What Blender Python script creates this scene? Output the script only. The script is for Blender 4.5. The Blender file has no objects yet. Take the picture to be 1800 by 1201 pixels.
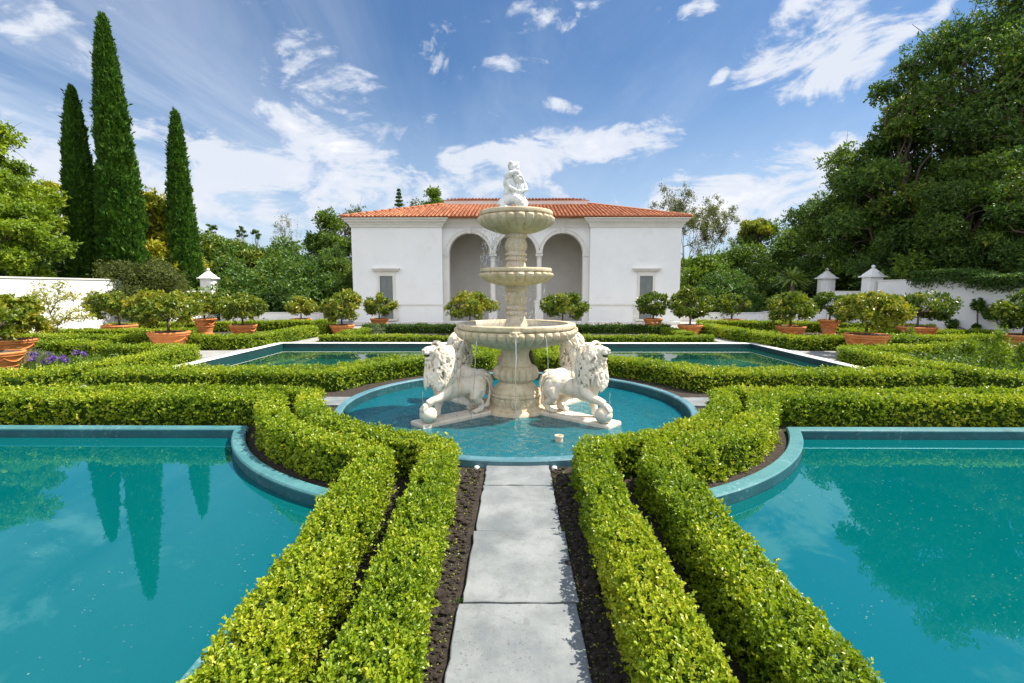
import bpy, bmesh, math, random
import numpy as np
from mathutils import Vector, Matrix
from mathutils.geometry import delaunay_2d_cdt
R = math.radians
rng = np.random.default_rng(7)
random.seed(7)
scene = bpy.context.scene
col = scene.collection

# ------------------------------------------------------------------ camera
H_EYE = 1.7
F = 860.0
cam_d = bpy.data.cameras.new('camera')
cam_d.sensor_width = 36.0
cam_d.lens = F / 1800 * 36
cam_d.clip_start = 0.05
cam_d.clip_end = 3000
cam = bpy.data.objects.new('camera', cam_d)
col.objects.link(cam)
cam.location = (0, 0, H_EYE)
PITCH = 6.139
YAW = 0.464
cam.rotation_euler = (R(90 - PITCH), 0, R(YAW))
scene.camera = cam

def ray(u, v):
    x = (u - 900) / F; z = -(v - 600.5) / F; y = 1.0
    c, s = math.cos(R(PITCH)), math.sin(R(PITCH))
    y2 = y * c + z * s; z2 = -y * s + z * c
    c, s = math.cos(R(YAW)), math.sin(R(YAW))
    return Vector((x * c - y2 * s, x * s + y2 * c, z2))

# ------------------------------------------------------------------ exposure
scene.view_settings.view_transform = 'Standard'
scene.view_settings.look = 'None'
scene.view_settings.exposure = 1.0
scene.view_settings.gamma = 1.0
scene.cycles.max_bounces = 6
scene.cycles.diffuse_bounces = 3
scene.cycles.glossy_bounces = 3
scene.cycles.transmission_bounces = 3
scene.cycles.transparent_max_bounces = 10
scene.cycles.caustics_reflective = False
scene.cycles.caustics_refractive = False

# ------------------------------------------------------------------ sun
SUN_AZ = R(81)      # compass azimuth measured from +y towards +x
SUN_EL = R(56)
sd = Vector((math.sin(SUN_AZ) * math.cos(SUN_EL), math.cos(SUN_AZ) * math.cos(SUN_EL), math.sin(SUN_EL)))
sun_d = bpy.data.lights.new('sun', 'SUN')
sun_d.energy = 4.3
sun_d.angle = R(0.5)
sun_d.color = (1.0, 0.93, 0.80)
sun = bpy.data.objects.new('sun', sun_d)
col.objects.link(sun)
sun.rotation_euler = sd.to_track_quat('Z', 'Y').to_euler()
sun.location = (20, 0, 30)

# ------------------------------------------------------------------ node helper
class NT:
    def __init__(s, tree):
        s.t = tree; s.n = tree.nodes; s.l = tree.links
    def new(s, typ, **kw):
        n = s.n.new(typ)
        for k, v in kw.items():
            setattr(n, k, v)
        return n
    def put(s, sock, val):
        if isinstance(val, bpy.types.NodeSocket):
            s.l.new(val, sock)
        elif val is not None:
            if hasattr(sock, 'default_value') and hasattr(sock.default_value, '__len__') and isinstance(val, (tuple, list)):
                if len(sock.default_value) == 4 and len(val) == 3:
                    val = tuple(val) + (1.0,)
            sock.default_value = val
    def math(s, op, a, b=None, c=None, clamp=False):
        n = s.new('ShaderNodeMath', operation=op); n.use_clamp = clamp
        s.put(n.inputs[0], a); s.put(n.inputs[1], b)
        if c is not None: s.put(n.inputs[2], c)
        return n.outputs[0]
    def vmath(s, op, a, b=None, scale=None):
        n = s.new('ShaderNodeVectorMath', operation=op)
        s.put(n.inputs[0], a)
        if b is not None: s.put(n.inputs[1], b)
        if scale is not None: s.put(n.inputs['Scale'], scale)
        return n.outputs['Value'] if op in ('DOT_PRODUCT', 'LENGTH', 'DISTANCE') else n.outputs[0]
    def mix(s, fac, a, b, blend='MIX'):
        n = s.new('ShaderNodeMix', data_type='RGBA', blend_type=blend)
        s.put(n.inputs[0], fac); s.put(n.inputs[6], a); s.put(n.inputs[7], b)
        return n.outputs[2]
    def noise(s, vec, scale, detail=4, rough=0.55, dist=0.0, lac=2.0):
        n = s.new('ShaderNodeTexNoise')
        if vec is not None: s.l.new(vec, n.inputs['Vector'])
        n.inputs['Scale'].default_value = scale; n.inputs['Detail'].default_value = detail
        n.inputs['Roughness'].default_value = rough; n.inputs['Distortion'].default_value = dist
        n.inputs['Lacunarity'].default_value = lac
        return n.outputs['Fac']
    def ramp(s, fac, a, b, lo=0.0, hi=1.0, smooth=True):
        n = s.new('ShaderNodeMapRange'); n.interpolation_type = 'SMOOTHSTEP' if smooth else 'LINEAR'
        s.put(n.inputs[0], fac); s.put(n.inputs[1], a); s.put(n.inputs[2], b); s.put(n.inputs[3], lo); s.put(n.inputs[4], hi)
        return n.outputs[0]

# ------------------------------------------------------------------ world
world = bpy.data.worlds.new('World')
scene.world = world
world.use_nodes = True
w = NT(world.node_tree); w.n.clear()
sky = w.new('ShaderNodeTexSky', sky_type='NISHITA')
sky.sun_disc = False
sky.sun_elevation = SUN_EL
sky.sun_rotation = SUN_AZ
sky.air_density = 1.25; sky.dust_density = 0.6; sky.ozone_density = 2.6
bg1 = w.new('ShaderNodeBackground')
d = w.new('ShaderNodeTexCoord').outputs['Generated']
d = w.vmath('NORMALIZE', d)
sep = w.new('ShaderNodeSeparateXYZ'); w.l.new(d, sep.inputs[0])
dx, dy, dz = sep.outputs
# cumulus banks: each a soft ellipse in direction space, broken up by noise
CL = [  # u, v, half width, half height, tilt deg (up to the right), strength
    (1440, 95, 130, 75, 15, .80), (1570, 70, 110, 26, 25, .72), (1400, 10, 80, 34, 40, .7), (1400, 125, 100, 36, 10, .66),
    (1020, 263, 150, 40, 8, 1.05), (1110, 247, 70, 24, 15, .85), (915, 285, 90, 36, 5, .75),
    (545, 240, 95, 48, -8, .85), (430, 285, 210, 46, -6, .9), (640, 300, 170, 60, 5, .6), (330, 320, 340, 80, 0, .84), (760, 330, 220, 55, 0, .74), (560, 320, 220, 65, 0, .78), (480, 385, 500, 32, 0, .8),
    (1010, 18, 160, 42, 6, .62), (930, 60, 60, 70, 60, .35), (330, 216, 70, 17, 0, .55), (1315, 268, 80, 20, 0, .5),
    (992, 190, 40, 14, -12, .62), (1262, 142, 20, 9, 40, .38), (900, 110, 60, 18, 10, .42), (840, 300, 70, 34, 15, .6),
    (1205, 305, 50, 26, 10, .5), (1225, 10, 60, 20, 15, .45), (1330, 345, 260, 60, 10, .95), (60, 250, 160, 150, 0, .42),
    (160, 120, 170, 110, -20, .30), (740, 105, 60, 26, -10, .30), (640, 185, 150, 70, -25, .62), (560, 120, 160, 40, -35, .45), (90, 60, 200, 60, -20, .42),
    (-500, 250, 500, 100, 0, .6), (2300, 250, 400, 120, 0, .6)]
az_ = w.math('ARCTAN2', dx, dy); el_ = w.math('ARCSINE', dz)
ae = w.new('ShaderNodeCombineXYZ'); w.put(ae.inputs[0], az_); w.put(ae.inputs[1], el_); ae = ae.outputs[0]
def azel(v): v = v.normalized(); return math.atan2(v.x, v.y), math.asin(v.z)
mx = None
for (u, v, a, b, t, st) in CL:
    a0, e0 = azel(ray(u, v)); a1, e1 = azel(ray(u + 1, v)); a2, e2 = azel(ray(u, v - 1))
    mp = w.new('ShaderNodeMapping', vector_type='TEXTURE')
    w.l.new(ae, mp.inputs[0])
    mp.inputs['Location'].default_value = (a0, e0, 0)
    mp.inputs['Rotation'].default_value = (0, 0, R(t))
    mp.inputs['Scale'].default_value = (a * (a1 - a0), b * (e2 - e0), 1)
    r2 = w.vmath('DOT_PRODUCT', mp.outputs[0], mp.outputs[0])
    m = w.math('MULTIPLY_ADD', r2, -.62 * st, 1.15 * st)
    mx = m if mx is None else w.math('MAXIMUM', mx, m)
for (a0, e0, wa, we, st) in ((150, 34, 65, 34, 1.3), (-150, 34, 65, 34, 1.3), (-80, 35, 35, 18, .6), (75, 30, 30, 14, .5)):  # out-of-view cloud banks; those behind the camera added as fill light
    mp = w.new('ShaderNodeMapping', vector_type='TEXTURE'); w.l.new(ae, mp.inputs[0])
    mp.inputs['Location'].default_value = (R(a0), R(e0), 0); mp.inputs['Scale'].default_value = (R(wa), R(we), 1)
    r2 = w.vmath('DOT_PRODUCT', mp.outputs[0], mp.outputs[0]); mx = w.math('MAXIMUM', mx, w.math('MULTIPLY_ADD', r2, -.62 * st, 1.15 * st))
mx = w.math('MAXIMUM', mx, -0.4)
warp = w.noise(d, 3.0, 3)
dstr = w.new('ShaderNodeCombineXYZ')
w.put(dstr.inputs[0], w.math('MULTIPLY', dx, 1.0)); w.put(dstr.inputs[1], dy); w.put(dstr.inputs[2], w.math('MULTIPLY', dz, 1.9))
fb = w.noise(dstr.outputs[0], 6.5, 9, 0.62, 0.9)
fine = w.noise(dstr.outputs[0], 17.0, 6, 0.62, 0.2)
nn = w.math('ADD', w.math('MULTIPLY', w.math('SUBTRACT', fb, 0.5), 3.4), w.math('MULTIPLY', w.math('SUBTRACT', fine, 0.5), 1.5))
cum = w.math('ADD', mx, nn)
cumf = w.ramp(cum, 0.35, 0.95)
core = w.ramp(cum, 0.85, 1.7)
# high cirrus, drawn out along one wind direction on a flat layer
zc = w.math('MAXIMUM', dz, 0.02)
px_ = w.math('DIVIDE', dx, w.math('ADD', zc, 0.06)); py_ = w.math('DIVIDE', dy, w.math('ADD', zc, 0.06))
cv = w.new('ShaderNodeCombineXYZ')
w.put(cv.inputs[0], w.math('MULTIPLY', px_, 1.0)); w.put(cv.inputs[1], w.math('MULTIPLY', py_, 0.22))
c1 = w.noise(cv.outputs[0], 1.5, 9, 0.62, 0.5)
cv2 = w.new('ShaderNodeCombineXYZ')
w.put(cv2.inputs[0], w.math('MULTIPLY', px_, 1.0)); w.put(cv2.inputs[1], w.math('MULTIPLY', py_, 0.55))
c2 = w.noise(cv2.outputs[0], 0.55, 4, 0.5, 0.2)
cir = w.math('MULTIPLY', w.ramp(c1, 0.36, 0.74), w.ramp(c2, 0.30, 0.56))
leftw = w.ramp(px_, -3.4, 0.5, 1.0, 0.22)
cir = w.math('MULTIPLY', cir, leftw, clamp=True)
# colour of cloud: bright tops, slightly greyer body
shade = w.noise(dstr.outputs[0], 4.0, 5)
ccol = w.mix(w.math('MULTIPLY', core, w.ramp(shade, .35, .7)), (0.66, 0.70, 0.78), (1.0, 0.98, 0.95))
SK = 0.048
skyc = sky.outputs[0]
skys = w.vmath('SCALE', skyc, scale=SK)
# deeper blue high up, milky towards the horizon
hz = w.ramp(dz, 0.0, 0.42, 1.0, 0.0)
hue = w.mix(1.0, skys, (.70, .97, 1.24), 'MULTIPLY')
fin = w.mix(w.math('MULTIPLY', hz, 0.50), hue, (0.44, 0.50, 0.60))
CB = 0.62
cc = w.vmath('SCALE', ccol, scale=w.math('MULTIPLY', w.ramp(dy, -.45, .05, 1.6, 1.0), CB))   # unseen clouds behind the camera brightened to fill the facade with light
fin = w.mix(w.math('MULTIPLY', cir, 0.78), fin, (0.47, 0.505, 0.565))
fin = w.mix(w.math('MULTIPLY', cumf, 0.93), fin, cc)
low = w.ramp(dz, -0.02, 0.0)
fin = w.mix(low, (0.10, 0.11, 0.10), fin)
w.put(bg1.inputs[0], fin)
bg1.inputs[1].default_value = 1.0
out = w.new('ShaderNodeOutputWorld')
w.l.new(bg1.outputs[0], out.inputs[0])

# ------------------------------------------------------------------ materials
M = {}
def mat(name):
    m = bpy.data.materials.new(name); m.use_nodes = True
    t = NT(m.node_tree); t.n.clear()
    o = t.new('ShaderNodeOutputMaterial')
    M[name] = m
    return m, t, o

def surf(name, c1, c2=None, scale=6, rough=0.8, bump=0.0, bscale=40, spots=None, spotscale=12, spotamt=.5, detail=6, coat=0):
    m, t, o = mat(name)
    tc = t.new('ShaderNodeTexCoord').outputs['Object']
    p = t.new('ShaderNodeBsdfPrincipled')
    c = c1
    if c2:
        f = t.ramp(t.noise(tc, scale, detail, .6), .3, .7)
        c = t.mix(f, c1, c2)
    if spots:
        f2 = t.ramp(t.noise(tc, spotscale, 8, .68), .52, .68)
        c = t.mix(t.math('MULTIPLY', f2, spotamt), c, spots)
    t.put(p.inputs['Base Color'], c)
    p.inputs['Roughness'].default_value = rough
    if bump:
        b = t.new('ShaderNodeBump'); b.inputs['Strength'].default_value = bump; b.inputs['Distance'].default_value = 0.02
        t.put(b.inputs['Height'], t.noise(tc, bscale, 6, .65)); t.l.new(b.outputs[0], p.inputs['Normal'])
    t.l.new(p.outputs[0], o.inputs[0])
    return m

def leafmat(name, cols, rough=0.42, trans=0.32, spec=0.45, tcol=None):
    """cols: list of (pos, rgb) over the per-leaf tint"""
    m, t, o = mat(name)
    a = t.new('ShaderNodeAttribute'); a.attribute_name = 'tint'
    r = t.new('ShaderNodeValToRGB')
    e = r.color_ramp.elements
    while len(e) < len(cols): e.new(0.5)
    for i, (p_, c) in enumerate(cols):
        e[i].position = p_; e[i].color = (*c, 1)
    t.l.new(a.outputs['Fac'], r.inputs[0])
    p = t.new('ShaderNodeBsdfPrincipled')
    t.l.new(r.outputs[0], p.inputs['Base Color'])
    p.inputs['Roughness'].default_value = rough
    p.inputs['Specular IOR Level'].default_value = spec
    tr = t.new('ShaderNodeBsdfTranslucent')
    tc = t.mix(1.0, r.outputs[0], tcol or (1.25, 1.25, 0.55), 'MULTIPLY')
    t.put(tr.inputs[0], tc)
    mx = t.new('ShaderNodeMixShader'); mx.inputs[0].default_value = trans
    t.l.new(p.outputs[0], mx.inputs[1]); t.l.new(tr.outputs[0], mx.inputs[2])
    t.l.new(mx.outputs[0], o.inputs[0])
    return m

leafmat('box_leaf', [(0, (.045, .100, .008)), (.3, (.115, .210, .011)), (.62, (.285, .385, .016)), (1, (.56, .55, .045))], rough=.38, trans=.34)
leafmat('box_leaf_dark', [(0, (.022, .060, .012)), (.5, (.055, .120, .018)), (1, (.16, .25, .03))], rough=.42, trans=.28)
leafmat('citrus_leaf', [(0, (.035, .075, .012)), (.45, (.085, .150, .016)), (.8, (.22, .28, .02)), (1, (.38, .34, .035))], rough=.34, trans=.3)
leafmat('cypress_leaf', [(0, (.020, .060, .010)), (.5, (.060, .150, .016)), (1, (.15, .28, .03))], rough=.6, trans=.18, spec=.2)
leafmat('dark_tree_leaf', [(0, (.028, .070, .014)), (.5, (.075, .160, .022)), (.85, (.15, .25, .026)), (1, (.26, .27, .03))], rough=.45, trans=.32)
leafmat('mid_tree_leaf', [(0, (.035, .080, .010)), (.5, (.095, .180, .016)), (1, (.22, .31, .022))], rough=.5, trans=.28)
leafmat('bright_tree_leaf', [(0, (.060, .120, .008)), (.5, (.17, .275, .012)), (1, (.36, .44, .02))], rough=.45, trans=.36)
leafmat('yellow_tree_leaf', [(0, (.13, .18, .012)), (.5, (.34, .36, .02)), (1, (.58, .48, .04))], rough=.5, trans=.35)
leafmat('brown_bush_leaf', [(0, (.045, .070, .010)), (.6, (.115, .145, .018)), (1, (.22, .22, .03))], rough=.6, trans=.2)
leafmat('sparse_leaf', [(0, (.08, .11, .03)), (1, (.24, .26, .07))], rough=.6, trans=.3)
leafmat('lavender_leaf', [(0, (.10, .14, .07)), (1, (.26, .30, .17))], rough=.7, trans=.2)
leafmat('grass_blade', [(0, (.03, .075, .015)), (1, (.10, .19, .04))], rough=.5, trans=.3)
leafmat('violet_petal', [(0, (.11, .05, .27)), (1, (.25, .15, .46))], rough=.6, trans=.3, tcol=(1, 1, 1))
leafmat('white_petal', [(0, (.5, .42, .42)), (1, (.8, .78, .76))], rough=.6, trans=.3, tcol=(1, 1, 1))
leafmat('cordyline_leaf', [(0, (.14, .24, .03)), (1, (.42, .52, .12))], rough=.45, trans=.3)
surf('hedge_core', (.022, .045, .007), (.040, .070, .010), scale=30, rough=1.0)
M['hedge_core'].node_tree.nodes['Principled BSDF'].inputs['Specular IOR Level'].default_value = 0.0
surf('bark', (.10, .075, .05), (.17, .14, .10), scale=14, rough=.9, bump=.6, bscale=30)
surf('pale_bark', (.24, .21, .17), (.36, .33, .28), scale=10, rough=.9)
surf('stucco', (.82, .815, .80), (.86, .855, .84), scale=1.2, rough=.85, bump=.10, bscale=60, spots=(.64, .63, .60), spotscale=2.2, spotamt=.22)
surf('wall_stucco', (.83, .825, .815), (.87, .865, .855), scale=1.5, rough=.85, bump=.12, bscale=50, spots=(.60, .58, .55), spotscale=1.4, spotamt=.28)
surf('trim_plaster', (.70, .67, .61), (.77, .74, .69), scale=2, rough=.8)
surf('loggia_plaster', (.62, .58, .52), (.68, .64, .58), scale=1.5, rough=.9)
surf('shutter_paint', (.16, .18, .17), (.19, .21, .20), scale=5, rough=.6)
surf('dark_door', (.05, .05, .05), rough=.6)
def rooftile():
    m, t, o = mat('roof_tile')
    tc = t.new('ShaderNodeTexCoord').outputs['Object']
    a = t.new('ShaderNodeAttribute'); a.attribute_name = 'tint'
    r = t.new('ShaderNodeValToRGB'); e = r.color_ramp.elements; e[0].color = (.27, .085, .035, 1); e[1].color = (.50, .21, .10, 1); e.new(.5).color = (.39, .135, .055, 1)
    t.l.new(a.outputs['Fac'], r.inputs[0])
    c = t.mix(t.math('MULTIPLY', t.ramp(t.noise(tc, 3, 7, .7), .5, .7), .45), r.outputs[0], (.22, .12, .075))
    c = t.mix(t.math('MULTIPLY', t.ramp(t.noise(tc, 22, 4, .7), .58, .7), .4), c, (.55, .42, .30))
    p = t.new('ShaderNodeBsdfPrincipled'); p.inputs['Roughness'].default_value = .8; t.put(p.inputs['Base Color'], c); t.l.new(p.outputs[0], o.inputs[0])
rooftile()
surf('terracotta', (.62, .19, .045), (.76, .29, .085), scale=4, rough=.8, bump=.2, bscale=50, spots=(.55, .42, .32), spotscale=7, spotamt=.4)
surf('potting_soil', (.06, .045, .035), (.12, .095, .075), scale=30, rough=.95, bump=.8, bscale=60)
surf('white_coping', (.70, .70, .67), (.80, .80, .77), scale=6, rough=.7, spots=(.5, .5, .46), spotscale=10, spotamt=.5)
surf('pale_paving', (.27, .265, .25), (.36, .355, .335), scale=3, rough=.9, bump=.4, bscale=60, spots=(.28, .27, .25), spotscale=18, spotamt=.5)
surf('white_cap', (.7, .7, .7), rough=.5)
surf('hose_rubber', (.03, .03, .03), (.10, .09, .08), scale=20, rough=.6)
surf('cup_plaster', (.66, .52, .36), (.74, .62, .45), scale=20, rough=.6)
surf('dark_recess', (.012, .011, .010), rough=.9)
surf('statue_marble', (.66, .67, .66), (.76, .77, .76), scale=9, rough=.55, bump=.15, bscale=60, spots=(.42, .40, .30), spotscale=7, spotamt=.35)

def stone(name, c1, c2, stain, green, bump=.35, cavity=.5, bscale=45):
    m, t, o = mat(name)
    tcn = t.new('ShaderNodeTexCoord'); tc = tcn.outputs['Object']
    p = t.new('ShaderNodeBsdfPrincipled'); p.inputs['Roughness'].default_value = .75
    c = t.mix(t.ramp(t.noise(tc, 5, 6, .6), .3, .7), c1, c2)
    mp = t.new('ShaderNodeMapping'); mp.inputs['Scale'].default_value = (16, 16, 2.2); t.l.new(tc, mp.inputs[0])
    streak = t.ramp(t.noise(mp.outputs[0], 1.0, 5, .6), .50, .72)
    c = t.mix(t.math('MULTIPLY', streak, .75), c, stain)
    gg = t.ramp(t.noise(tc, 3.2, 6, .65), .50, .72)
    c = t.mix(t.math('MULTIPLY', gg, .7), c, green)
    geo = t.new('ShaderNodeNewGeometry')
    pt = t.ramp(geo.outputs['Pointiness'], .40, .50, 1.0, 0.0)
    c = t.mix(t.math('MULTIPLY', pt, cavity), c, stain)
    pits = t.ramp(t.noise(tc, 75, 4, .7), .60, .72)
    c = t.mix(t.math('MULTIPLY', pits, .45), c, tuple(x * .45 for x in stain))
    t.put(p.inputs['Base Color'], c)
    b = t.new('ShaderNodeBump'); b.inputs['Strength'].default_value = bump; b.inputs['Distance'].default_value = .012
    t.put(b.inputs['Height'], t.math('SUBTRACT', t.noise(tc, bscale, 7, .65), t.math('MULTIPLY', pits, .4))); t.l.new(b.outputs[0], p.inputs['Normal'])
    t.l.new(p.outputs[0], o.inputs[0])
stone('fountain_stone', (.56, .46, .30), (.70, .60, .43), (.40, .28, .14), (.38, .35, .19))
stone('lion_stone', (.72, .62, .48), (.80, .73, .62), (.62, .46, .28), (.60, .57, .47), bump=.2, cavity=.30)

def soil():
    m, t, o = mat('dark_soil')
    tc = t.new('ShaderNodeTexCoord').outputs['Object']
    p = t.new('ShaderNodeBsdfPrincipled'); p.inputs['Roughness'].default_value = .95
    c = t.mix(t.ramp(t.noise(tc, 24, 8, .7), .35, .65), (.022, .016, .012), (.075, .055, .040))
    v = t.new('ShaderNodeTexVoronoi'); v.inputs['Scale'].default_value = 55; t.l.new(tc, v.inputs['Vector'])
    c = t.mix(t.ramp(v.outputs['Distance'], .05, .16, .55, 0), c, (.20, .16, .11))
    t.put(p.inputs['Base Color'], c)
    b = t.new('ShaderNodeBump'); b.inputs['Strength'].default_value = 1.0; b.inputs['Distance'].default_value = .03
    t.put(b.inputs['Height'], t.noise(tc, 45, 8, .75)); t.l.new(b.outputs[0], p.inputs['Normal'])
    t.l.new(p.outputs[0], o.inputs[0])
soil()

def slabmat():
    m, t, o = mat('path_concrete')
    tc = t.new('ShaderNodeTexCoord').outputs['Object']
    p = t.new('ShaderNodeBsdfPrincipled'); p.inputs['Roughness'].default_value = .85
    c = t.mix(t.ramp(t.noise(tc, 2.6, 8, .62), .3, .7), (.135, .155, .165), (.26, .275, .28))
    c = t.mix(t.math('MULTIPLY', t.ramp(t.noise(tc, 9, 8, .7, .6), .5, .68), .5), c, (.15, .155, .155))
    pits = t.ramp(t.noise(tc, 70, 4, .65), .62, .69)
    pa = t.ramp(t.noise(tc, 4.5, 3), .38, .58)
    c = t.mix(t.math('MULTIPLY', pits, pa), c, (.10, .10, .095))
    v = t.new('ShaderNodeTexVoronoi'); v.feature = 'DISTANCE_TO_EDGE'; v.inputs['Scale'].default_value = 1.7
    wv = t.vmath('ADD', tc, t.vmath('SCALE', t.new('ShaderNodeTexNoise').outputs['Color'], scale=.0))
    nv = t.new('ShaderNodeTexNoise'); nv.inputs['Scale'].default_value = 3; t.l.new(tc, nv.inputs['Vector'])
    wv = t.vmath('ADD', tc, t.vmath('SCALE', nv.outputs['Color'], scale=.5))
    t.l.new(wv, v.inputs['Vector'])
    crack = t.math('MULTIPLY', t.ramp(v.outputs['Distance'], .002, .007, 1, 0), t.ramp(t.noise(tc, 2.0, 2), .52, .6))
    c = t.mix(t.math('MULTIPLY', crack, .4), c, (.12, .12, .11))
    t.put(p.inputs['Base Color'], c)
    b = t.new('ShaderNodeBump'); b.inputs['Strength'].default_value = .5; b.inputs['Distance'].default_value = .01
    h = t.math('SUBTRACT', t.noise(tc, 14, 8, .65), t.math('MULTIPLY', pits, .8))
    t.put(b.inputs['Height'], h); t.l.new(b.outputs[0], p.inputs['Normal'])
    t.l.new(p.outputs[0], o.inputs[0])
slabmat()

def paint(name, c1, c2, lime, rough=.55):
    m, t, o = mat(name)
    tc = t.new('ShaderNodeTexCoord').outputs['Object']
    p = t.new('ShaderNodeBsdfPrincipled'); p.inputs['Roughness'].default_value = rough
    c = t.mix(t.ramp(t.noise(tc, 1.6, 6, .6), .3, .7), c1, c2)
    f = t.ramp(t.noise(tc, 16, 9, .78), .52, .68)
    f2 = t.ramp(t.noise(tc, 1.3, 3), .36, .6)
    c = t.mix(t.math('MULTIPLY', t.math('MULTIPLY', f, f2), .8), c, lime)
    g = t.ramp(t.noise(tc, 5.5, 9, .72, .8), .55, .70)
    c = t.mix(t.math('MULTIPLY', g, .55), c, tuple(x * .45 for x in c1))
    sepn = t.new('ShaderNodeSeparateXYZ'); t.l.new(tc, sepn.inputs[0])
    h1 = t.new('ShaderNodeTexNoise'); h1.inputs['Scale'].default_value = 40; h1.inputs['Detail'].default_value = 5; t.l.new(tc, h1.inputs['Vector'])
    t.put(p.inputs['Base Color'], c)
    b = t.new('ShaderNodeBump'); b.inputs['Strength'].default_value = .25; b.inputs['Distance'].default_value = .008
    t.put(b.inputs['Height'], t.noise(tc, 35, 6, .7)); t.l.new(b.outputs[0], p.inputs['Normal'])
    t.l.new(p.outputs[0], o.inputs[0])
paint('teal_paint', (.035, .150, .170), (.075, .220, .235), (.33, .45, .44))
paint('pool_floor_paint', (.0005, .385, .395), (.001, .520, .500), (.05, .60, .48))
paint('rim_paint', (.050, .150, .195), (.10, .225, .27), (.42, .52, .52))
paint('shaded_wall_paint', (.002, .045, .060), (.004, .085, .10), (.16, .27, .25))  # stained teal of the inner pool walls, darkened for the shade on them
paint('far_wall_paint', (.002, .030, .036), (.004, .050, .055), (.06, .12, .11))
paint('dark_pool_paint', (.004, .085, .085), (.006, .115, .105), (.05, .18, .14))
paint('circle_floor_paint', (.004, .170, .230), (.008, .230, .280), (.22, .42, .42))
paint('circle_wall_paint', (.030, .150, .190), (.06, .21, .25), (.25, .42, .45))

def water(name, tint, ior, bump, scale, rough=.012, fleck=0.0, stretch=(1, 1, 1), film=None, filmamt=0, bd=.02, gtint=(1, 1, 1)):
    m, t, o = mat(name)
    tc = t.new('ShaderNodeTexCoord').outputs['Object']
    mp = t.new('ShaderNodeMapping'); mp.inputs['Scale'].default_value = stretch; t.l.new(tc, mp.inputs[0])
    fr = t.new('ShaderNodeFresnel'); fr.inputs[0].default_value = ior
    gl = t.new('ShaderNodeBsdfGlossy'); gl.inputs['Roughness'].default_value = rough
    gl.inputs[0].default_value = (*gtint, 1)
    tr = t.new('ShaderNodeBsdfTransparent'); tr.inputs[0].default_value = (*tint, 1)
    b = t.new('ShaderNodeBump'); b.inputs['Strength'].default_value = bump; b.inputs['Distance'].default_value = bd
    h = t.math('ADD', t.noise(mp.outputs[0], scale, 3, .5, .4), t.math('MULTIPLY', t.noise(mp.outputs[0], scale * 2.7, 2, .5), .4))
    t.put(b.inputs['Height'], h)
    t.l.new(b.outputs[0], gl.inputs['Normal']); t.l.new(b.outputs[0], fr.inputs['Normal'])
    base = tr.outputs[0]
    if filmamt:
        # suspended lime and algae that give the water its body colour
        df = t.new('ShaderNodeBsdfDiffuse'); t.put(df.inputs[0], film)
        ms = t.new('ShaderNodeMixShader'); ms.inputs[0].default_value = filmamt
        t.l.new(base, ms.inputs[1]); t.l.new(df.outputs[0], ms.inputs[2]); base = ms.outputs[0]
    if fleck:
        df = t.new('ShaderNodeBsdfDiffuse'); df.inputs[0].default_value = (.42, .50, .36, 1)
        v = t.new('ShaderNodeTexVoronoi'); v.inputs['Scale'].default_value = 30; t.l.new(tc, v.inputs['Vector'])
        dot = t.ramp(v.outputs['Distance'], .09, .18, 1, 0)
        sel = t.math('GREATER_THAN', t.noise(tc, 13, 2), .57)
        pat = t.ramp(t.noise(tc, 1.1, 4, .6), .42, .58)
        f = t.math('MULTIPLY', t.math('MULTIPLY', dot, sel), t.math('MULTIPLY', pat, fleck))
        ms = t.new('ShaderNodeMixShader'); t.put(ms.inputs[0], f)
        t.l.new(base, ms.inputs[1]); t.l.new(df.outputs[0], ms.inputs[2]); base = ms.outputs[0]
    ms = t.new('ShaderNodeMixShader'); t.l.new(fr.outputs[0], ms.inputs[0])
    t.l.new(base, ms.inputs[1]); t.l.new(gl.outputs[0], ms.inputs[2])
    t.l.new(ms.outputs[0], o.inputs[0])
water('still_water', (.50, .97, .99), 2.3, .014, 3.0, fleck=.5, gtint=(.40, .84, 1.0), film=(.0005, .37, .385), filmamt=.25)
water('far_water', (.55, .85, .82), 1.5, .006, 2.0, film=(.01, .16, .13), filmamt=.25)
water('rippled_water', (.5, .88, .94), 1.55, 1.0, 11.0, rough=.04, film=(.004, .190, .245), filmamt=.5, bd=.07)
water('basin_water', (.8, .9, .9), 1.36, .5, 14.0, rough=.03)
m, t, o = mat('falling_water')
gl = t.new('ShaderNodeBsdfGlossy'); gl.inputs['Roughness'].default_value = .12
tr = t.new('ShaderNodeBsdfTransparent')
df = t.new('ShaderNodeBsdfTranslucent'); df.inputs[0].default_value = (.9, .93, .95, 1)
m1 = t.new('ShaderNodeMixShader'); m1.inputs[0].default_value = .5
t.l.new(gl.outputs[0], m1.inputs[1]); t.l.new(df.outputs[0], m1.inputs[2])
m2 = t.new('ShaderNodeMixShader'); m2.inputs[0].default_value = .62
t.l.new(tr.outputs[0], m2.inputs[1]); t.l.new(m1.outputs[0], m2.inputs[2])
t.l.new(m2.outputs[0], o.inputs[0])

# ------------------------------------------------------------------ mesh tools
def tag(o, label=None, cat=None, group=None, kind=None):
    if label: o['label'] = label
    if cat: o['category'] = cat
    if group: o['group'] = group
    if kind: o['kind'] = kind
    return o

def empty(name, loc=(0, 0, 0), rz=0, **kw):
    o = bpy.data.objects.new(name, None); col.objects.link(o)
    o.location = loc; o.rotation_euler = (0, 0, rz); o.empty_display_size = .1
    return tag(o, **kw)

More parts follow.
